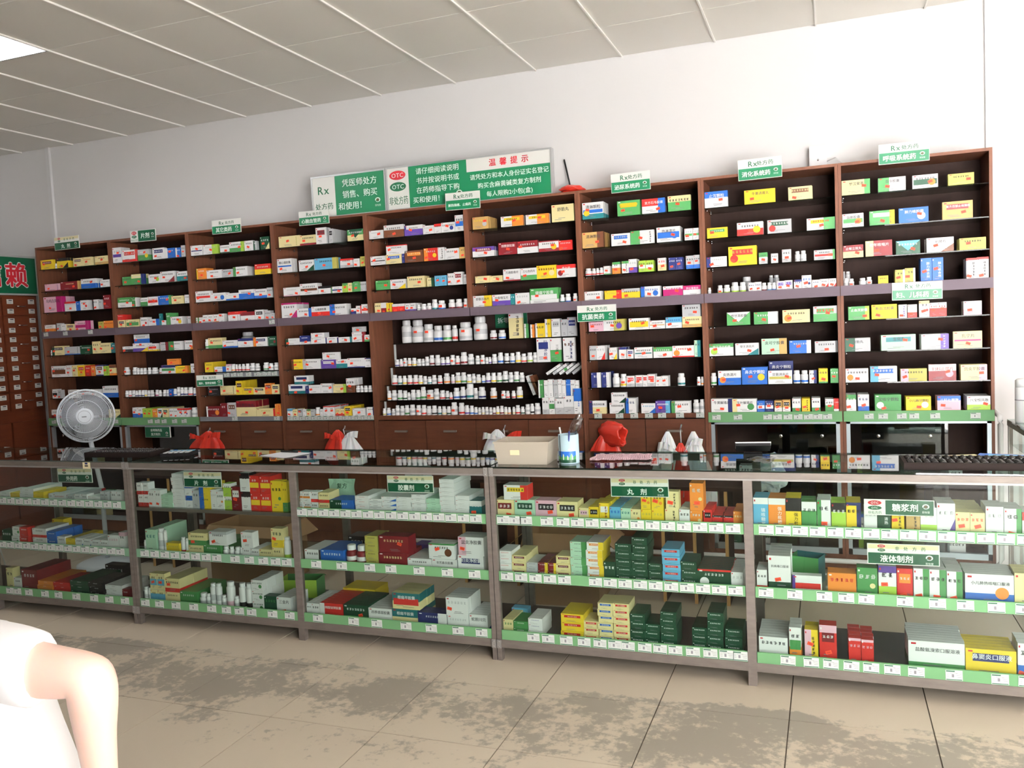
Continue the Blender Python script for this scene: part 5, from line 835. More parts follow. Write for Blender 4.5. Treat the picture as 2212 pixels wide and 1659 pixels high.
# the two large notice boards above the middle bays
def board(name, x0, x1, z0, z1, label, build):
    w, h = x1-x0, z1-z0; root = tag(empty(name, ((x0+x1)/2, -.25, z0)), label, 'sign')
    rbox('panel', -w/2+.008, .0, .008, w/2-.008, .045, h-.008, 'sign_white', root)
    f = MB(); e = .011
    f.box(-w/2, -.004, 0, w/2, .05, e, 'sign_frame'); f.box(-w/2, -.004, h-e, w/2, .05, h, 'sign_frame'); f.box(-w/2, -.004, e, -w/2+e, .05, h-e, 'sign_frame'); f.box(w/2-e, -.004, e, w/2, .05, h-e, 'sign_frame'); f.build('frame', root)
    t = MB(); build(t, w, h); t.build('lettering', root)
def b1(t, w, h):
    P0, P1 = lay(w, 1), lay(w, 2)
    quad(t, w*.325, .011, w-.011, h-.011, 'sign_green', P0)
    put_text(t, 'Rx', w*.165, h*.66, h*.27, 'ink_green', P1, .012); put_text(t, '处方药', w*.165, h*.27, h*.2, 'ink_green', P1, .012, maxw=w*.25)
    for i, s in enumerate(('凭医师处方', '销售、购买', '和使用！')): put_text(t, s, w*(.655 if i < 2 else .545), h*(.77-.27*i), h*.19, 'ink_white', P1, .012, maxw=w*.56)
    emblem(t, w*.885, h*.30, w*.035, P1)
board('notice_board', 3.118, 3.731, 2.4, 2.702, 'left notice board with green panel and white side panel', b1)
def b2(t, w, h):
    P0, P1, P2 = lay(w, 1), lay(w, 2), lay(w, 3)
    quad(t, w*.145, .011, w*.505, h-.011, 'sign_green', P0); quad(t, w*.505, .011, w-.011, h*.68, 'sign_green', P0)
    otc(t, w*.075, h*.80, w*.052, h*.105, 'sign_red', P1, P2); otc(t, w*.075, h*.54, w*.052, h*.105, 'ink_green', P1, P2)
    put_text(t, '非处方药', w*.075, h*.22, h*.2, 'ink_green', P1, .012, sx=.62)
    for i, s in enumerate(('请仔细阅读说明', '书并按说明书或', '在药师指导下购', '买和使用！')): put_text(t, s, w*(.325 if i < 3 else .262), h*(.83-.215*i), h*.155, 'ink_white', P1, .012, maxw=w*.30)
    emblem(t, w*.455, h*.26, w*.018, P1)
    for i, c in enumerate('温馨提示'): put_text(t, c, w*(.66+.063*i), h*.83, h*.17, 'sign_red', P1, .02)
    put_text(t, '请凭处方和本人身份证实名登记', w*.752, h*.55, h*.14, 'ink_white', P1, .012, maxw=w*.46)
    put_text(t, '购买含麻黄碱类复方制剂', w*.752, h*.35, h*.14, 'ink_white', P1, .012, maxw=w*.37); put_text(t, '每人限购2小包(盒)', w*.752, h*.15, h*.14, 'ink_white', P1, .012, maxw=w*.27)
board('notice_board', 3.735, 4.963, 2.4, 2.704, 'wide notice board with red and green ovals above middle bays', b2)
# ================================================================== HERB DRAWER CABINET on the left wall
HX, HY0, HY1 = .10, -1.75, -.05
hr = tag(empty('herb_cabinet', (-.17, -.9, 0)), 'brown herb cabinet of small labelled drawers at left edge', 'cabinet')
ho = (-.17, -.9, 0)
rbox('body', LX+.005, HY0, 0, HX-.02, HY1, 2.03, 'wood_herb', hr, ho)
sb = rbox('sign_board', HX-.05, HY0, 2.035, HX, HY1, 2.345, 'sign_green_dark', hr, ho)
b = MB(); b.box(HX-.055-ho[0], HY0-ho[1], 2.345, HX+.006-ho[0], HY1-ho[1], 2.362, 'sign_frame'); b.box(HX-.055-ho[0], HY0-ho[1], 2.02, HX+.006-ho[0], HY1-ho[1], 2.035, 'sign_frame'); b.box(HX-.04-ho[0], HY1-ho[1], 0, HX+.004-ho[0], HY1+.02-ho[1], 2.362, 'sign_frame'); b.build('edge_frame', hr)
t = MB()
for i, c in enumerate('赖信'):
    cy = -.243-i*.24-ho[1]
    for k, (of, m) in enumerate(((.05, 'ink_white'), (.02, 'sign_red'))):
        put_text(t, c, cy, 2.19, .22, m, (lambda kk: (lambda u, v: (HX+.001+.0012*kk-ho[0], u, v)))(k), of)
t.build('lettering', hr)
hl = MB(); hl.box(-.001, -.03, -.02, 0.001, .03, .02, 'tag_paper')
Pq = lambda u, v: (.0016, u, v)
quad(hl, -.012, .006, .02, .014, 'print_charcoal', Pq); quad(hl, -.02, -.006, .02, -.004, 'fine_print', Pq); quad(hl, -.02, -.013, .01, -.011, 'fine_print', Pq); HLM = hl.mesh('drawer_label')
hh = MB(); hh.tube([(0, -.04, 0), (.018, -.038, 0), (.02, 0, -.002), (.018, .038, 0), (0, .04, 0)], .004, 'chrome', 6); HHM = hh.mesh('handle', True)
for c in range(3):
    for r in range(6):
        yc = -.232-.345*c; zc = 1.925-.163*r
        d = rbox('drawer', HX-.02, yc-.165, zc-.077, HX-.001, yc+.165, zc+.077, 'wood_herb', hr, ho)
        link('handle', HHM, d, (HX-.001-ho[0], yc-ho[1], zc))
        for sy in (-.095, .11):
            for sz in (-.042, .04): link('drawer_label', HLM, d, (HX-.0005-ho[0], yc+sy-ho[1], zc+sz))
    d = rbox('door', HX-.02, -.232-.345*c-.165, .1, HX-.001, -.232-.345*c+.165, .93, 'wood_herb', hr, ho)
# ================================================================== FAN
FC = Vector((1.83, -1.22, 1.073)); R_ = .178
fan = tag(empty('standing_fan', (FC.x, FC.y, 0)), 'white standing fan behind the left counter', 'fan')
nrm = (CAMP-FC); nrm.z *= .3; nrm.normalize(); nrm = Matrix.Rotation(-.12, 3, 'Z') @ nrm
zax = nrm; xax = Vector((0, 0, 1)).cross(zax).normalized(); yax = zax.cross(xax)
FM = Matrix(((xax.x, yax.x, zax.x, 0), (xax.y, yax.y, zax.y, 0), (xax.z, yax.z, zax.z, FC.z), (0, 0, 0, 1)))
def ring(r, z, n=48): return [(r*math.cos(2*math.pi*i/n), r*math.sin(2*math.pi*i/n), z) for i in range(n)]
def guard(sgn, name):
    b = MB(); n = 110
    for i in range(n):
        a = 2*math.pi*i/n; c, s = math.cos(a), math.sin(a)
        b.tube([(.055*c, .055*s, sgn*.085), (R_*.6*c, R_*.6*s, sgn*.08), (R_*.9*c, R_*.9*s, sgn*.05), (R_*c, R_*s, sgn*.006)], .0011, 'fan_white', 3)
    for rr, z in ((R_*.62, .08), (R_*.9, .05)): b.tube(ring(rr, sgn*z), .0022, 'fan_white', 5, True)
    b.xform(FM); return b.build(name, fan)
guard(1, 'front_guard'); guard(-1, 'rear_guard')
b = MB(); b.tube(ring(R_, 0, 64), .007, 'fan_white', 8, True); b.xform(FM); b.build('guard_rim', fan, True)
b = MB(); b.lathe([(.056, .078), (.056, .088), (.05, .094), (.0, .096)], 'fan_white', 32); b.lathe([(.041, .0945), (.041, .0968)], 'fan_blade', 32); b.lathe([(.039, .0955), (.039, .0976)], 'fan_white', 32)
b.box(-.016, -.004, .0976, .013, .003, .0982, 'fan_blade'); b.xform(FM); b.build('hub_cap', fan, False)
b = MB()
for q in range(3):
    n = 10; pts = []
    for i in range(n+1):
        a = 2*math.pi*q/3+i/n*1.75; ro = R_*.86*(1-.12*abs(i/n-.45)); tw = (.5-i/n)*.06
        pts.append(((.04*math.cos(a), .04*math.sin(a), tw*.5), (ro*math.cos(a), ro*math.sin(a), tw)))
    for i in range(n): b.poly([pts[i][0], pts[i][1], pts[i+1][1], pts[i+1][0]], 'fan_blade')
b.xform(FM); b.build('blades', fan, True)
b = MB(); b.lathe([(.03, -.2), (.055, -.19), (.065, -.11), (.056, -.088)], 'fan_white', 24); b.xform(FM); b.build('motor_housing', fan, True)
b = MB(); b.tube([tuple(FM @ Vector((0, 0, -.14))), tuple((FM @ Vector((0, 0, -.14)))-Vector((0, 0, .2))), (-.02, .1, .55), (-.02, .1, .04)], .016, 'fan_white', 10); b.build('pole', fan, True)
b = MB(); b.lathe([(.2, 0), (.2, .02), (.17, .035), (.03, .05)], 'fan_white', 32, (-.02, .1, 0)); b.build('base', fan, True)
# its cord hangs from the herb cabinet to the counter
b = MB(); b.tube([(.14, -.6, 1.18), (.28, -.85, 1.0), (.75, -1.2, .86), (1.1, -1.4, .80), (1.16, -1.47, .55), (1.18, -1.45, .2), (1.2, -1.42, .006)], .005, 'pvc_white', 6); tag(b.build('power_cord', None, True), 'thin white cord hanging beside the fan', 'cord')
# ================================================================== THINGS ON THE COUNTERS
TOPZ = CT+.0040
def abacus(loc, rz, L, W, cols, label):
    root = tag(empty('abacus', loc, rz), label, 'abacus'); H = .028
    f = MB(); e = .014
    f.box(-L/2, -W/2, 0, L/2, -W/2+e, H, 'abacus_wood'); f.box(-L/2, W/2-e, 0, L/2, W/2, H, 'abacus_wood'); f.box(-L/2, -W/2+e, 0, -L/2+e, W/2-e, H, 'abacus_wood'); f.box(L/2-e, -W/2+e, 0, L/2, W/2-e, H, 'abacus_wood')
    f.build('frame', root); rbox('beam', -L/2+e, W*.12, .004, L/2-e, W*.12+.012, H-.004, 'abacus_wood', root)
    bm_ = MB(); pr_ = [(.004, -.0088), (.0105, -.006), (.0145, 0), (.0105, .006), (.004, .0088)]; bm_.lathe(pr_, 'abacus_bead', 10); BE = bm_.mesh('bead', True)
    rm = MB(); rm.tube([(0, -W/2+e, 0), (0, W/2-e, 0)], .002, 'wood_pale', 6); RM = rm.mesh('rod')
    for c in range(cols):
        x = -L/2+e+(L-2*e)*(c+.5)/cols; r = link('rod', RM, root, (x, 0, .0205))
        ys = [-W/2+e+.010+.018*k for k in range(4)]+[W/2-e-.010, W/2-e-.028]
        for y in ys: o = link('bead', BE, r, (0, y, 0)); o.rotation_euler = (math.pi/2, 0, 0)
abacus((7.13, -1.905, TOPZ), .02, .46, .19, 15, 'black wooden abacus on right end of the counter')
abacus((2.82, -1.86, TOPZ), .05, .46, .17, 15, 'dark wooden abacus on the left counter by the fan')
# calculator pad with papers under it
t = tag(empty('desk_calculator', (3.17, -1.83, TOPZ), .35), 'dark calculator lying on counter right of left abacus', 'calculator')
b = MB(); b.box(-.085, -.06, 0, .085, .06, .018, 'black_plastic'); b.build('body', t); rbox('display', -.075, .025, .018, .075, .052, .020, 'print_sky-blue', t)
kb = MB(); kb.box(-.009, -.006, 0, .009, .006, .004, 'print_silver'); KM = kb.mesh('key')
for i in range(5):
    for j in range(4): link('key', KM, t, (-.062+.031*i, -.046+.018*j, .018))
# sheaf of paper with a pen
t = tag(empty('paper_sheaf', (3.86, -1.80, TOPZ), -.25), 'white sheaf of papers lying on the middle counter', 'paper')
for i in range(4): o = rbox('sheet', -.105, -.075, .0008*i+.0001*i, .105, .075, .0008*(i+1), 'paper', t); o.rotation_euler = (0, 0, .05*(i-1.5)); o.location = (.006*(i-2), .004*i, 0)
b = MB(); b.tube([(-.09, .05, .009), (.03, .065, .009)], .0045, 'black_plastic', 8); b.build('pen', t, True)
# bank-card tag clipped on the front rail
rbox_o = rbox('rail_label', -.027, -.002, -.018, .027, 0, .018, 'sign_cream', None); rbox_o.location = (2.735, CYF-.0045, .885)
tag(rbox_o, 'small cream label stuck on the left counter front rail', 'label'); b = MB(); quad(b, -.012, -.006, .012, .002, 'print_charcoal', lambda u, v: (u, -.0025, v)); quad(b, -.01, .006, .01, .016, 'print_navy', lambda u, v: (u, -.0025, v)); b.build('print', rbox_o)
# translucent plastic tub
t = tag(empty('plastic_tub', (5.30, -1.915, TOPZ), .03), 'translucent cream plastic tub beside the pen can', 'tub')
b = MB(); w0, w1, d0, d1, h, th = .118, .132, .085, .095, .105, .004
o4 = lambda w, d, z: [(-w, -d, z), (w, -d, z), (w, d, z), (-w, d, z)]
rings = [o4(w0, d0, 0), o4(w1, d1, h), o4(w1-th, d1-th, h), o4(w0-th, d0-th, th)]
for a_, c_ in zip(rings, rings[1:]):
    for i in range(4): j = (i+1) % 4; b.poly([a_[i], a_[j], c_[j], c_[i]], 'bin_plastic')
b.poly(rings[0][::-1], 'bin_plastic'); b.poly(rings[3], 'bin_plastic'); b.build('body', t)
b = MB(); b.box(-w1-.003, -d1-.003, h-.006, w1+.003, -d1, h+.001, 'bin_plastic'); b.box(-w1-.003, d1, h-.006, w1+.003, d1+.003, h+.001, 'bin_plastic'); b.box(-w1-.003, -d1, h-.006, -w1, d1, h+.001, 'bin_plastic'); b.box(w1, -d1, h-.006, w1+.003, d1, h+.001, 'bin_plastic'); b.build('rim', t)
rbox('old_label', -.055, -.0915, .045, -.01, -.0905, .07, 'sign_cream', t)
# printed can holding pens
t = tag(empty('pen_can', (5.508, -1.93, TOPZ)), 'light blue printed can with pens and a plastic sleeve', 'can'); r = .047
b = MB(); b.lathe([(r, 0), (r, .003), (r, .132), (r-.003, .132), (r-.003, .004)], 'can_blue', 32, caps=False); b.lathe([(r, 0), (r, .002)], 'can_blue', 32); b.build('body', t, True)
def on_can(a, z, k=1): q = a+math.radians(-96); return ((r+.0004*k)*math.cos(q), (r+.0004*k)*math.sin(q), z)
b = MB(); n = 20
for i in range(n):
    a0, a1 = -1.1+2.2*i/n, -1.1+2.2*(i+1)/n; hz = .038+.007*math.sin(i*1.7)+.004*math.sin(i*.9)
    hz2 = .038+.007*math.sin((i+1)*1.7)+.004*math.sin((i+1)*.9)
    b.poly([on_can(a0, .006), on_can(a1, .006), on_can(a1, .058), on_can(a0, .058)], 'print_blue'); b.poly([on_can(a0, .006, 2), on_can(a1, .006, 2), on_can(a1, hz2, 2), on_can(a0, hz, 2)], 'print_green' if i % 4 else 'print_white')
    b.poly([on_can(a0, .006, 3), on_can(a1, .006, 3), on_can(a1, .02, 3), on_can(a0, .02, 3)], 'print_dark-green')
b.poly([on_can(.35, .062, 2), on_can(.75, .062, 2), on_can(.75, .07, 2), on_can(.35, .07, 2)], 'print_pink'); b.poly([on_can(-.62, .0, 3), on_can(-.52, .0, 3), on_can(-.52, .132, 3), on_can(-.62, .132, 3)], 'black_plastic'); b.build('printed_band', t)
for (x, y, tx, ty, l, m) in ((.01, .0, .03, .01, .17, 'black_plastic'), (-.02, .01, -.03, .02, .16, 'print_white'), (.0, -.02, .02, -.03, .15, 'print_navy')):
    b = MB(); b.tube([(x, y, .008), (x+tx*.5, y+ty*.5, l*.5), (x+tx, y+ty, l)], .004, m, 8); b.build('pen', t, True)
def crumple(name, c, s, seed, m, sub=3, amp=.28, pinch=None, parent=None, flat=True):
    bm = bmesh.new(); bmesh.ops.create_icosphere(bm, subdivisions=sub, radius=1); rn = random.Random(seed)
    from mathutils import noise
    off = Vector((rn.uniform(-9, 9), rn.uniform(-9, 9), rn.uniform(-9, 9)))
    for v in bm.verts:
        p = v.co.copy(); n1 = noise.noise(p*1.3+off)*amp+noise.noise(p*3.4+off)*amp*.6+noise.noise(p*8+off)*amp*.25
        p = p*(1+n1)
        if pinch and p.z > 0: k = 1-pinch*min(1, p.z)**1.0; p.x *= k; p.y *= k
        v.co = Vector((p.x*s[0], p.y*s[1], p.z*s[2]))
    me = bpy.data.meshes.new(name); bm.to_mesh(me); bm.free(); me.materials.append(MATS[m])
    if not flat: me.polygons.foreach_set('use_smooth', [True]*len(me.polygons))
    o = link(name, me, parent, c); return o
crumple('plastic_sleeve', (.035, .0, .168), (.024, .02, .055), 5, 'clear_bag', 3, .3, None, t).rotation_euler = (0, .45, 0)
# pink cloth
from mathutils import noise as _nz
b = MB(); n = 26; gx, gy = .27, .17; pts = {}
for i in range(n+1):
    for j in range(n+1):
        u, v = i/n-.5, j/n-.5; wob = 1+.16*_nz.noise(Vector((math.atan2(v, u+1e-6)*1.3, 4, 2)))
        z = .003+.013*max(0, _nz.noise(Vector((u*6, v*6, 3)))+.35)*(1-1.5*max(abs(u), abs(v)))+.006*abs(_nz.noise(Vector((u*15, v*15, 7))))
        pts[i, j] = (u*gx*wob, v*gy*wob, max(.0015, z))
for i in range(n):
    for j in range(n): b.poly([pts[i, j], pts[i+1, j], pts[i+1, j+1], pts[i, j+1]], 'cloth_pink')
o = b.build('cloth', None, True, loc=(5.72, -1.79, TOPZ)); o.rotation_euler = (0, 0, .1); sm = o.modifiers.new('thick', 'SOLIDIFY'); sm.thickness = .0012; sm.offset = 1
tag(o, 'crumpled pink cloth on the glass counter top', 'cloth')
# tilted tablet-like price display with its back to us, clear bag beside it
t = tag(empty('desk_display', (6.305, -1.70, TOPZ), .1), 'black and white desk calculator tilted up on its stand', 'calculator')
b = MB(); b.box(-.075, -.05, 0, .075, .05, .012, 'black_plastic'); o = b.build('shell', t); o.location = (0, -.005, .036); o.rotation_euler = (-.4, 0, 0)
b = MB(); b.box(-.077, -.052, .012, .077, .052, .017, 'plastic_white'); o = b.build('face', t); o.location = (0, -.005, .036); o.rotation_euler = (-.4, 0, 0)
b = MB(); b.box(-.04, -.01, 0, .04, .05, .012, 'black_plastic'); b.build('stand', t)
tag(crumple('clear_bag', (6.35, -1.86, TOPZ+.014), (.06, .075, .013), 15, 'clear_bag', 3, .3), 'flat clear plastic bag beside the desk calculator', 'bag')
# leaflets and folder at the right end
def sheet(nm, x, y, w, d, rz, m, lb, k=0):
    b = MB(); b.box(-w/2, -d/2, 0, w/2, d/2, .0012, m); o = b.build(nm, None, loc=(x, y, TOPZ+.0003+.0015*k)); o.rotation_euler = (0, 0, rz); tag(o, lb, 'leaflet')
    p = MB(); quad(p, -w*.35, -d*.3, w*.2, -d*.1, 'print_pink', lambda u, v: (u, v, .0014)); quad(p, -w*.3, .02*d, w*.38, d*.35, 'print_mint' if m == 'sign_cream' else 'print_sky-blue', lambda u, v: (u, v, .0014)); p.build('print', o)
sheet('leaflet', 7.13, -1.70, .20, .14, .3, 'sign_cream', 'pale leaflet lying behind the right abacus')
sheet('leaflet', 7.30, -1.67, .19, .13, -.3, 'print_blue', 'blue leaflet lying at the right end behind the abacus', 1)
# ================================================================== BAGS ON THE DRAWERS
def draped(name, w, dpt, h, seed, m, parent, loc, folds=7):
    """a gathered film bag: pinched at the hook, falling in folds"""
    rn_ = random.Random(seed); N, K = 60, 14; b = MB(); ph = [rn_.uniform(0, 6) for _ in range(4)]; idx = {}
    for k in range(K+1):
        t_ = k/K
        for i in range(N):
            a = 2*math.pi*i/N
            f = 1+.22*min(1, t_*2)*math.sin(folds*a+ph[0]+1.5*t_)+.10*math.sin((folds*2+1)*a+ph[1]+4*t_)+.10*math.sin(3*a+ph[2]+3*t_)
            rr = (.10+.90*math.sin(min(1, t_*1.25)*math.pi/2)**.8) if t_ < .8 else 1-.35*(t_-.8)/.2
            z = h*(1-t_)+.05*h*math.sin(5*a+ph[3])*t_-.03*h*math.sin(9*a+ph[0])*t_
            b.v.append((math.cos(a)*w/2*rr*f, math.sin(a)*dpt/2*rr*f, z))
    mi = b.mi(m)
    for k in range(K):
        for i in range(N):
            j = (i+1) % N; b.f.append((k*N+j, k*N+i, (k+1)*N+i, (k+1)*N+j)); b.m.append(mi)
    b.f.append(tuple(range(N))); b.m.append(mi); b.f.append(tuple(K*N+i for i in reversed(range(N)))); b.m.append(mi)
    o = b.build(name, parent, True, loc=loc); return o
def ear(m, parent, p0, dx, dz, seed):
    rn_ = random.Random(seed); b = MB(); n = 8; W_ = .05
    for i in range(n):
        q = []
        for j in (i, i+1):
            t_ = j/n; x = p0[0]+dx*t_; z = p0[2]+dz*math.sin(t_*2.2); y = p0[1]-.03*math.sin(t_*3)-.004*(j % 2); ww = W_*(.35+.65*t_)
            q += [(x, y, z-ww/2), (x+.01, y-.008*(j % 2), z+ww/2)]
        b.poly([q[0], q[2], q[3], q[1]], m)
    o = b.build('bag_handle', parent, False); sm_ = o.modifiers.new('thick', 'SOLIDIFY'); sm_.thickness = .0012
def hung(x0, x1, z0, z1, y, seed, mats, label):
    root = tag(empty('plastic_bag', ((x0+x1)/2, y, z0)), label, 'bag', 'bags hung on drawer handles'); w = x1-x0; h = z1-z0; n = len(mats)
    for i, m in enumerate(mats):
        cx = (i-(n-1)/2)*w*(.30 if n < 3 else .24)
        draped('bag_bundle', w*(.8 if n == 1 else .6), .075, h*(.95-.12*(i % 2)), seed+i*7, m, root, (cx, -.012*(i % 2), 0), 6+i)
    ear(mats[0], root, (-.02, -.04, h*.72), -w*.36, h*.10, seed); ear(mats[-1], root, (.02, -.04, h*.74), w*.34, h*.12, seed+3)
    b = MB(); b.tube([(0, .01, h*.8), (0, -.005, h*.95), (.006, .012, h+.012), (-.004, .02, h*.97)], .004, 'bag_white', 6); b.build('tie_loop', root, True)
hung(1.985, 2.335, .64, .87, -.40, 31, ['bag_red'], 'red plastic bags hung below the third wall bay')
hung(3.19, 3.53, .62, .88, -.40, 47, ['bag_red', 'bag_white'], 'red and white plastic bags hung below the fourth wall bay')
hung(4.43, 4.76, .62, .88, -.40, 59, ['bag_white', 'bag_red'], 'red and white bags hung behind the plastic tub')
# a bag puffed open, its mouth to the right
root = tag(empty('plastic_bag', (5.33, -.40, .62)), 'open red plastic bag with round mouth behind the pink cloth', 'bag', 'bags hung on drawer handles')
draped('bag_bundle', .19, .07, .23, 77, 'bag_red', root, (-.045, .01, 0), 5)
b = MB(); N = 40
from mathutils import noise as _n2
prof = [(-.10, .03), (-.085, .06), (-.03, .075), (.03, .078), (.085, .07), (.10, .06), (.092, .05), (.06, .045), (.0, .035), (-.02, .004)]
for x, rr in prof:
    for i in range(N):
        a = 2*math.pi*i/N; f = 1+.16*_n2.noise(Vector((math.cos(a)*2, math.sin(a)*2, x*25)))+.06*math.sin(9*a+x*40)
        b.v.append((x+.008*math.sin(4*a), math.cos(a)*rr*f*.55, .215+math.sin(a)*rr*f))
mi = b.mi('bag_red')
for k in range(len(prof)-1):
    for i in range(N): j = (i+1) % N; b.f.append((k*N+i, k*N+j, (k+1)*N+j, (k+1)*N+i)); b.m.append(mi)
o = b.build('bag_mouth', root, True); o.rotation_euler = (0, 0, -.55)
hung(5.60, 5.93, .30, .88, -.40, 91, ['bag_white', 'bag_red', 'bag_white'], 'bundle of red and white bags hung below seventh wall bay')
tag(crumple('plastic_bag', (6.37, -1.53, .80), (.075, .03, .09), 103, 'bag_white', 4, .35, .3), 'white plastic bag hung behind the right counter', 'bag')
tag(crumple('plastic_bag', (4.52, -1.52, .79), (.075, .03, .085), 107, 'bag_white', 4, .35, .3), 'white plastic bag hung behind the middle counter', 'bag')
b = MB(); n = 10; pw, ph_ = .15, .13; gp = {}
for sd_ in (-1, 1):
    for i in range(n+1):
        for j in range(n+1):
            u, v = i/n, j/n; bul = .016*math.sin(math.pi*u)*math.sin(math.pi*min(1, v*1.15))+.002*math.sin(9*u+5*v); gp[sd_, i, j] = ((u-.5)*pw*(1+.05*math.sin(7*v)), sd_*bul, v*ph_)
    for i in range(n):
        for j in range(n): q = [gp[sd_, i, j], gp[sd_, i+1, j], gp[sd_, i+1, j+1], gp[sd_, i, j+1]]; b.poly(q if sd_ < 0 else q[::-1], 'print_mint')
pch = b.build('medicine_pouch', None, True, loc=(4.20, -1.80, .6545)); pch.rotation_euler = (-.12, 0, .1)
pb_ = MB(); put_text(pb_, '复方', 0, ph_*.72, .03, 'print_dark-green', lambda u, v: (u+.01, -.0175, v), .006); pb_.build('print', pch)
tag(pch, 'pale green pouch standing behind boxes in third counter bay', 'pouch')
# ================================================================== RIGHT WALL: side counter, flask, bag, drain pipe
so = (7.73, -.8, 0); t = tag(empty('side_counter', so), 'glass counter standing at right angles by the right edge', 'display counter')
rbox('glass_top', 7.545, -1.25, .902, 7.93, -.335, .909, 'glass_top', t, so)
for y in (-.355, -1.25):
    for x in (7.548, 7.905): rbox('post', x, y, 0, x+.022, y+.02, .875, 'steel_light', t, so)
for x in (7.545, 7.905): rbox('top_rail', x, -1.25, .875, x+.025, -.335, .9015, 'steel', t, so)
rbox('glass_front', 7.550, -1.225, .1, 7.553, -.375, .874, 'glass_front', t, so); rbox('glass_shelf', 7.56, -1.225, .77, 7.90, -.38, .776, 'glass_shelf', t, so); rbox('base', 7.56, -1.225, .06, 7.90, -.38, .09, 'steel', t, so)
t = tag(empty('white_flask', (7.592, -.50, .9095)), 'white plastic cylinder flask standing on the right side counter', 'flask')
b = MB(); b.lathe([(.036, 0), (.038, .01), (.038, .185), (.036, .19)], 'plastic_white', 24); b.build('body', t, True); b = MB(); b.lathe([(.037, .19), (.037, .225), (.026, .235)], 'plastic_white', 24); b.build('lid', t, True)
b = MB(); b.lathe([(.0385, .12), (.0385, .124)], 'fine_print', 24); b.build('seam_band', t, True)
tag(crumple('plastic_bag', (7.72, -.72, 1.0), (.085, .10, .085), 121, 'bag_black', 4, .3), 'black plastic bag on the right side counter', 'bag')
b = MB(); b.box(-.034, 0, 0, .034, .05, .09, MT('Y')); Pf = lambda u, v: (u*1.4-.034, -.0003, v); quad(b, .002, .05, .046, .062, MT('R'), Pf); disc(b, .016, .032, .007, .008, MT('b'), Pf, 10); disc(b, .032, .032, .007, .008, MT('k'), Pf, 10)
tag(b.build('medicine_box', None, loc=(7.61, -.80, .7765)), 'yellow box with red band inside the right side counter', 'box')
b = MB(); b.tube([(7.513, -.10, .935), (7.513, -.2, .93), (7.513, -.315, .925), (7.513, -.333, .90), (7.513, -.335, .88), (7.513, -.335, .12), (7.50, -.335, .085), (7.46, -.335, .07), (6.9, -.335, .066), (5.0, -.335, .066), (3.6, -.335, .066)], .0145, 'pvc_white', 12)
tag(b.build('drain_pipe', None, True), 'white pipe running down the corner and along the cabinet plinths', 'pipe')
# ================================================================== ABOVE THE CABINETS
t = tag(empty('wall_box', (6.597, -.03, 2.40)), 'white junction box on the cabinet top at right', 'junction box')
b = MB(); b.box(-.05, -.025, 0, .05, .03, .155, 'plastic_white'); b.build('body', t); b = MB(); b.lathe([(.006, 0), (.006, .003)], 'chrome', 10); o = b.build('screw', t, True); o.location = (0, -.0255, .07); o.rotation_euler = (math.pi/2, 0, 0)
b = MB(); b.tube([(.05, 0, .06), (.1, -.02, .075), (.14, -.05, .03), (.17, -.08, .004)], .003, 'pvc_white', 6); b.build('cable', t, True)
tag(crumple('plastic_bag', (5.06, -.14, 2.428), (.085, .08, .032), 133, 'bag_red', 3, .3), 'crumpled red bag on the cabinet top beside notice board', 'bag')
b = MB(); b.tube([(5.04, -.06, 2.40), (4.98, -.02, 2.66)], .006, 'black_plastic', 6); tag(b.build('stick', None, True), 'thin dark stick leaning behind the notice board', 'stick')
# ================================================================== BEHIND THE COUNTERS
def open_carton(x, y, w, d, h, rz, label, text=None):
    t = tag(empty('cardboard_carton', (x, y, 0), rz), label, 'carton'); b = MB()
    e = .004
    b.box(-w/2, -d/2, 0, w/2, d/2, e, 'cardboard'); b.box(-w/2, -d/2, e, w/2, -d/2+e, h, 'cardboard'); b.box(-w/2, d/2-e, e, w/2, d/2, h, 'cardboard'); b.box(-w/2, -d/2+e, e, -w/2+e, d/2-e, h, 'cardboard'); b.box(w/2-e, -d/2+e, e, w/2, d/2-e, h, 'cardboard'); b.build('body', t)
    for s_, ax in ((-1, 0), (1, 0), (-1, 1), (1, 1)):
        f = MB(); L_ = w if ax == 0 else d; f.box(-L_/2+.005, 0, -.002, L_/2-.005, .12, .002, 'cardboard'); o = f.build('flap', t)
        o.location = (0, s_*d/2, h) if ax == 0 else (s_*w/2, 0, h)
        o.rotation_euler = (-.7 if True else 0, 0, (math.pi if s_ < 0 else 0)+(0 if ax == 0 else -math.pi/2))
    if text: p = MB(); put_text(p, text, 0, h*.55, .07, 'print_charcoal', lambda u, v: (u, -d/2-.0005, v), .01); p.build('print', t)
open_carton(3.12, -1.12, .54, .30, .36, .0, 'open brown cardboard carton behind the tablet counter')
def open_box(x, y, z, w, d, h, rz, m1, m2, label):
    t = tag(empty('open_box', (x, y, z), rz), label, 'box'); e = .0015; b = MB()
    b.box(-w/2, -d/2, 0, w/2, d/2, e, m2); b.box(-w/2, -d/2, e, w/2, -d/2+e, h, m1); b.box(-w/2, d/2-e, e, w/2, d/2, h, m2); b.box(-w/2, -d/2+e, e, -w/2+e, d/2-e, h, m1); b.box(w/2-e, -d/2+e, e, w/2, d/2-e, h, m2); b.build('tray', t)
    f = MB(); f.box(-w/2, 0, 0, w/2, .03, e, m2); o = f.build('flap', t); o.location = (0, d/2, h); o.rotation_euler = (-.5, 0, 0)
open_box(6.53, -1.83, .3905, .12, .09, .115, -.3, 'print_green', 'print_teal', 'open green and teal box behind the red-banded box, right counter')
open_box(3.86, -1.72, .1118, .22, .12, .10, .2, 'print_lime', 'print_green', 'open lime green tray at the back of tablet counter bottom')
open_carton(5.22, -1.10, .42, .34, .40, .06, 'brown cardboard carton with printed characters behind pill counter', '片')
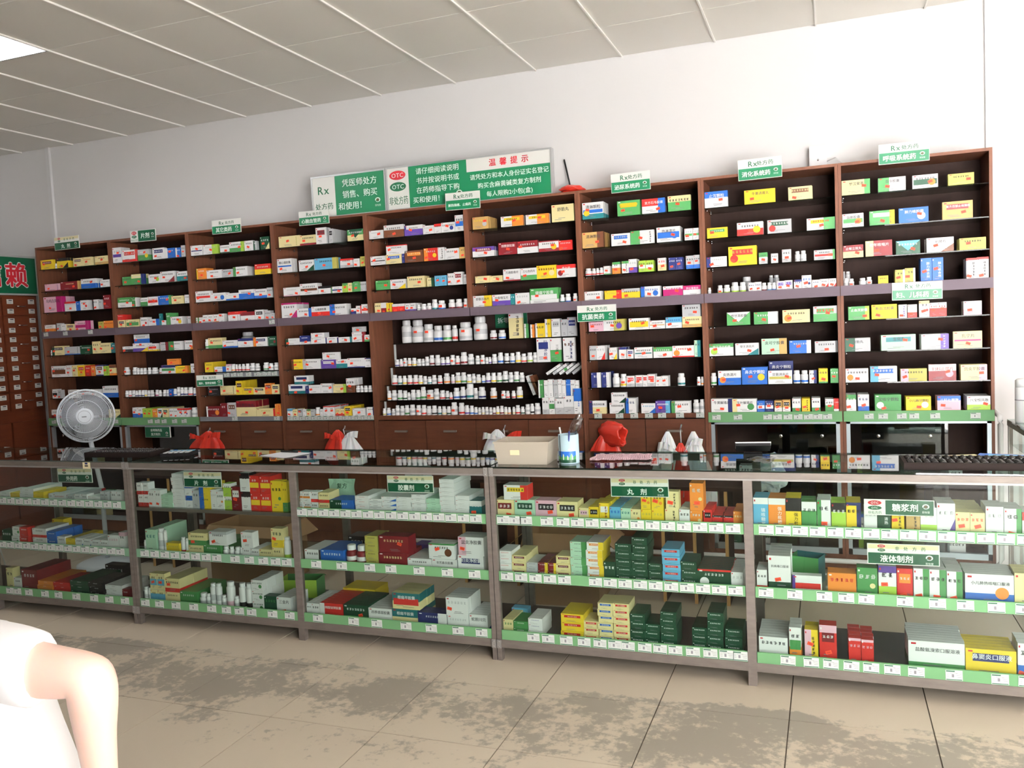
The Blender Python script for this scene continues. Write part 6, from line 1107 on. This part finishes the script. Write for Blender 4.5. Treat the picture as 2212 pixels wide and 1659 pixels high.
def rack(x, y, label, n):
    t = tag(empty('wooden_rack', (x, y, 0)), label, 'rack')
    for i in range(n):
        xx = (i-(n-1)/2)*.17
        d = rbox('board', xx-.009, -.13, 0, xx+.009, .13, .62, 'wood_back', t); rbox('pale_edge', xx-.009, -.136, 0, xx+.009, -.1302, .62, 'wood_pale', d)
    w = (n-1)*.17
    rbox('top', -w/2-.02, -.14, .6205, w/2+.02, .14, .64, 'wood_back', t)
    for zz in (.18, .40):
        for i in range(n-1): xx = (i-(n-1)/2)*.17; rbox('shelf', xx+.0095, -.125, zz, xx+.1605, .125, zz+.012, 'wood_back', t)
rack(6.02, -.95, 'wooden rack of boards behind the pill counter', 4)
rack(2.2, -.95, 'wooden rack of boards behind the leftmost counter bay', 3)
rack(4.70, -.85, 'wooden rack of boards behind the capsule counter', 3)
# ================================================================== LOOSE BOXES beside the bottle shelves
def loose(x, y, z, w, d, h, rot, des, label):
    me, st, ly = carton(w, h, d, des, hash(label) % 999); o = link('loose_box', me, None, (x, y, z)); o.rotation_euler = rot; tag(o, label, 'box', 'loose boxes beside the bottle shelves')
loose(4.742, -.17, 1.0745, .022, .09, .14, (0, -.36, 0), 'W ~k', 'white loose box leaning left beside the bottle shelves')
loose(4.772, -.17, 1.0745, .024, .09, .14, (0, -.36, 0), 'b |L', 'brown loose box leaning left beside the bottle shelves')
for i, (ds, nm) in enumerate((('W ~k', 'first'), ('W bS3', 'second'), ('W mG2', 'third'), ('W ~S', 'fourth'), ('S ~k', 'fifth'))):
    loose(4.845+.046*i, -.20, 1.216, .018, .075, .115, (0, 1.02-.02*i, 0), ds, '%s tilted loose box from left on the heap beside bottle shelves' % nm)
# stock inside the glazed cabinet bases
rn = random.Random(3)
for bx0, bx1, nm, specs in ((5.97, 6.66, 'eighth', ['g ~W', 'W ~k @28', 'W tG3 @66', 'G ~W', 'W ~K', 'L mG3']), (6.76, 7.45, 'ninth', ['l ~g', 'G ~L', 'l tW3', 'W tM2 ~k', 'W ~k', 'S ~k']), (.46, 1.17, 'first', ['W ~k', 'o ~k', 'L ~k']), (1.27, 1.95, 'second', ['k ~S', 'S ~k', 'g ~W'])):
    for lv, zz in (('upper', .5155), ('lower', .1005)):
        x = bx0+.02
        for i, ds in enumerate(specs):
            w = rn.uniform(.085, .12); h = rn.uniform(.07, .11) if lv == 'upper' else rn.uniform(.08, .16)
            if x+w > bx1: break
            me, st, ly = carton(w, h, .09, ds, i+50); o = link('medicine_box', me, None, (x+w/2, -.21, zz)); x += w+rn.uniform(.004, .02)
            tag(o, '%s box, %s from left on %s board in base of %s wall bay' % (word(ds, False), ordn(i), lv, nm), 'box', 'stock in the %s cabinet base' % nm)
# ================================================================== PERSON bending at the lower left edge
def skin_mesh(name, joints, edges, m, parent=None, sub=2):
    me = bpy.data.meshes.new(name); me.from_pydata([j[0] for j in joints], edges, []); o = link(name, me, parent)
    me.materials.append(MATS[m])
    md = o.modifiers.new('skin', 'SKIN'); md.use_smooth_shade = True
    sv = me.skin_vertices[0].data
    for i, j in enumerate(joints): sv[i].radius = j[1] if isinstance(j[1], tuple) else (j[1], j[1])
    sv[0].use_root = True
    ss = o.modifiers.new('sub', 'SUBSURF'); ss.levels = sub; ss.render_levels = sub
    return o
PJ = PERSON_JOINTS
per = tag(empty('person', (PJ['pelvis'][0], PJ['pelvis'][1], 0)), 'person in white short-sleeved top bending, bare elbow out, lower left', 'person')
per_off = Vector((-PJ['pelvis'][0], -PJ['pelvis'][1], 0))
def J_(n, r): return (tuple(Vector(PJ[n])+per_off), r)
names = [('pelvis', .11), ('belly', .085), ('chest', .10), ('neck', .052), ('head0', .07), ('head1', .095), ('head2', .085), ('headtop', .06),
         ('shR', .055), ('hemR', .047), ('elbR0', .042), ('elbR', .045), ('elbR2', .043), ('foreR', .034), ('wrR', .026), ('haR', .03),
         ('shL', .055), ('elbL', .044), ('wrL', .027), ('haL', .03),
         ('hipR', .08), ('kneeR', .06), ('ankR', .042), ('toeR', .035), ('hipL', .08), ('kneeL', .06), ('ankL', .042), ('toeL', .035)]
ix = {n: i for i, (n, r) in enumerate(names)}
ed = [(ix[a], ix[b]) for a, b in (('pelvis', 'belly'), ('belly', 'chest'), ('chest', 'neck'), ('neck', 'head0'), ('head0', 'head1'), ('head1', 'head2'), ('head2', 'headtop'), ('chest', 'shR'), ('shR', 'hemR'), ('hemR', 'elbR0'), ('elbR0', 'elbR'), ('elbR', 'elbR2'), ('elbR2', 'foreR'), ('foreR', 'wrR'), ('wrR', 'haR'), ('chest', 'shL'), ('shL', 'elbL'), ('elbL', 'wrL'), ('wrL', 'haL'), ('pelvis', 'hipR'), ('hipR', 'kneeR'), ('kneeR', 'ankR'), ('ankR', 'toeR'), ('pelvis', 'hipL'), ('hipL', 'kneeL'), ('kneeL', 'ankL'), ('ankL', 'toeL'))]
skin_mesh('body', [J_(n, r) for n, r in names], ed, 'skin', per)
# five fingers on each hand, rooted in the palm
for s_ in 'RL':
    w0 = Vector(PJ['ha'+s_])+per_off; dr = (Vector(PJ['ha'+s_])-Vector(PJ['wr'+s_])).normalized(); sd = dr.cross(Vector((.3, 1, 0))).normalized()
    for k, (o_, ln_) in enumerate(((-.03, .055), (-.015, .075), (0, .082), (.015, .075), (.03, .06))):
        p0 = w0+sd*o_; p1 = p0+dr*ln_*.5+Vector((0, .008, 0)); p2 = p0+dr*ln_+Vector((0, .025, -.004))
        if k == 0: p1 = p0+dr*.02+sd*-.03; p2 = p0+dr*.045+sd*-.045
        skin_mesh('finger', [(tuple(p0), .0095), (tuple(p1), .009), (tuple(p2), .0075)], [(0, 1), (1, 2)], 'skin', per, 2)
sj = [('hemlow', (.17, .17)), ('pelvis', (.17, .17)), ('belly', (.16, .16)), ('chest', (.155, .155)), ('neck', (.06, .06)), ('shR', .072), ('slR', .066), ('hemR', .066), ('hemR2', .058), ('shL', .072), ('slL', .066)]
sx_ = {n: i for i, (n, r) in enumerate(sj)}
skin_mesh('shirt', [J_(n, r) for n, r in sj], [(sx_[a], sx_[b]) for a, b in (('hemlow', 'pelvis'), ('pelvis', 'belly'), ('belly', 'chest'), ('chest', 'neck'), ('chest', 'shR'), ('shR', 'slR'), ('slR', 'hemR'), ('hemR', 'hemR2'), ('chest', 'shL'), ('shL', 'slL'))], 'shirt_white', per)
for s_ in 'RL': skin_mesh('trouser_leg', [J_('hip'+s_, .115), J_('knee'+s_, .085), J_('ank'+s_, .07)], [(0, 1), (1, 2)], 'pants_dark', per)
for s_ in 'RL':
    a_ = Vector(PJ['ank'+s_])+per_off; t_ = Vector(PJ['toe'+s_])+per_off
    skin_mesh('shoe', [(tuple(a_+Vector((0, -.03, -.03))), .045), (tuple((a_+t_)/2+Vector((0, 0, -.02))), .043), (tuple(t_), .04)], [(0, 1), (1, 2)], 'shoe', per)
h_ = Vector(PJ['head2'])+per_off; crumple('hair', tuple(h_+Vector((0, -.02, .02))), (.1, .11, .1), 141, 'hair_black', 3, .1, None, per, False)
bpy.data.objects.remove(_to, do_unlink=True); bpy.data.curves.remove(_tc)
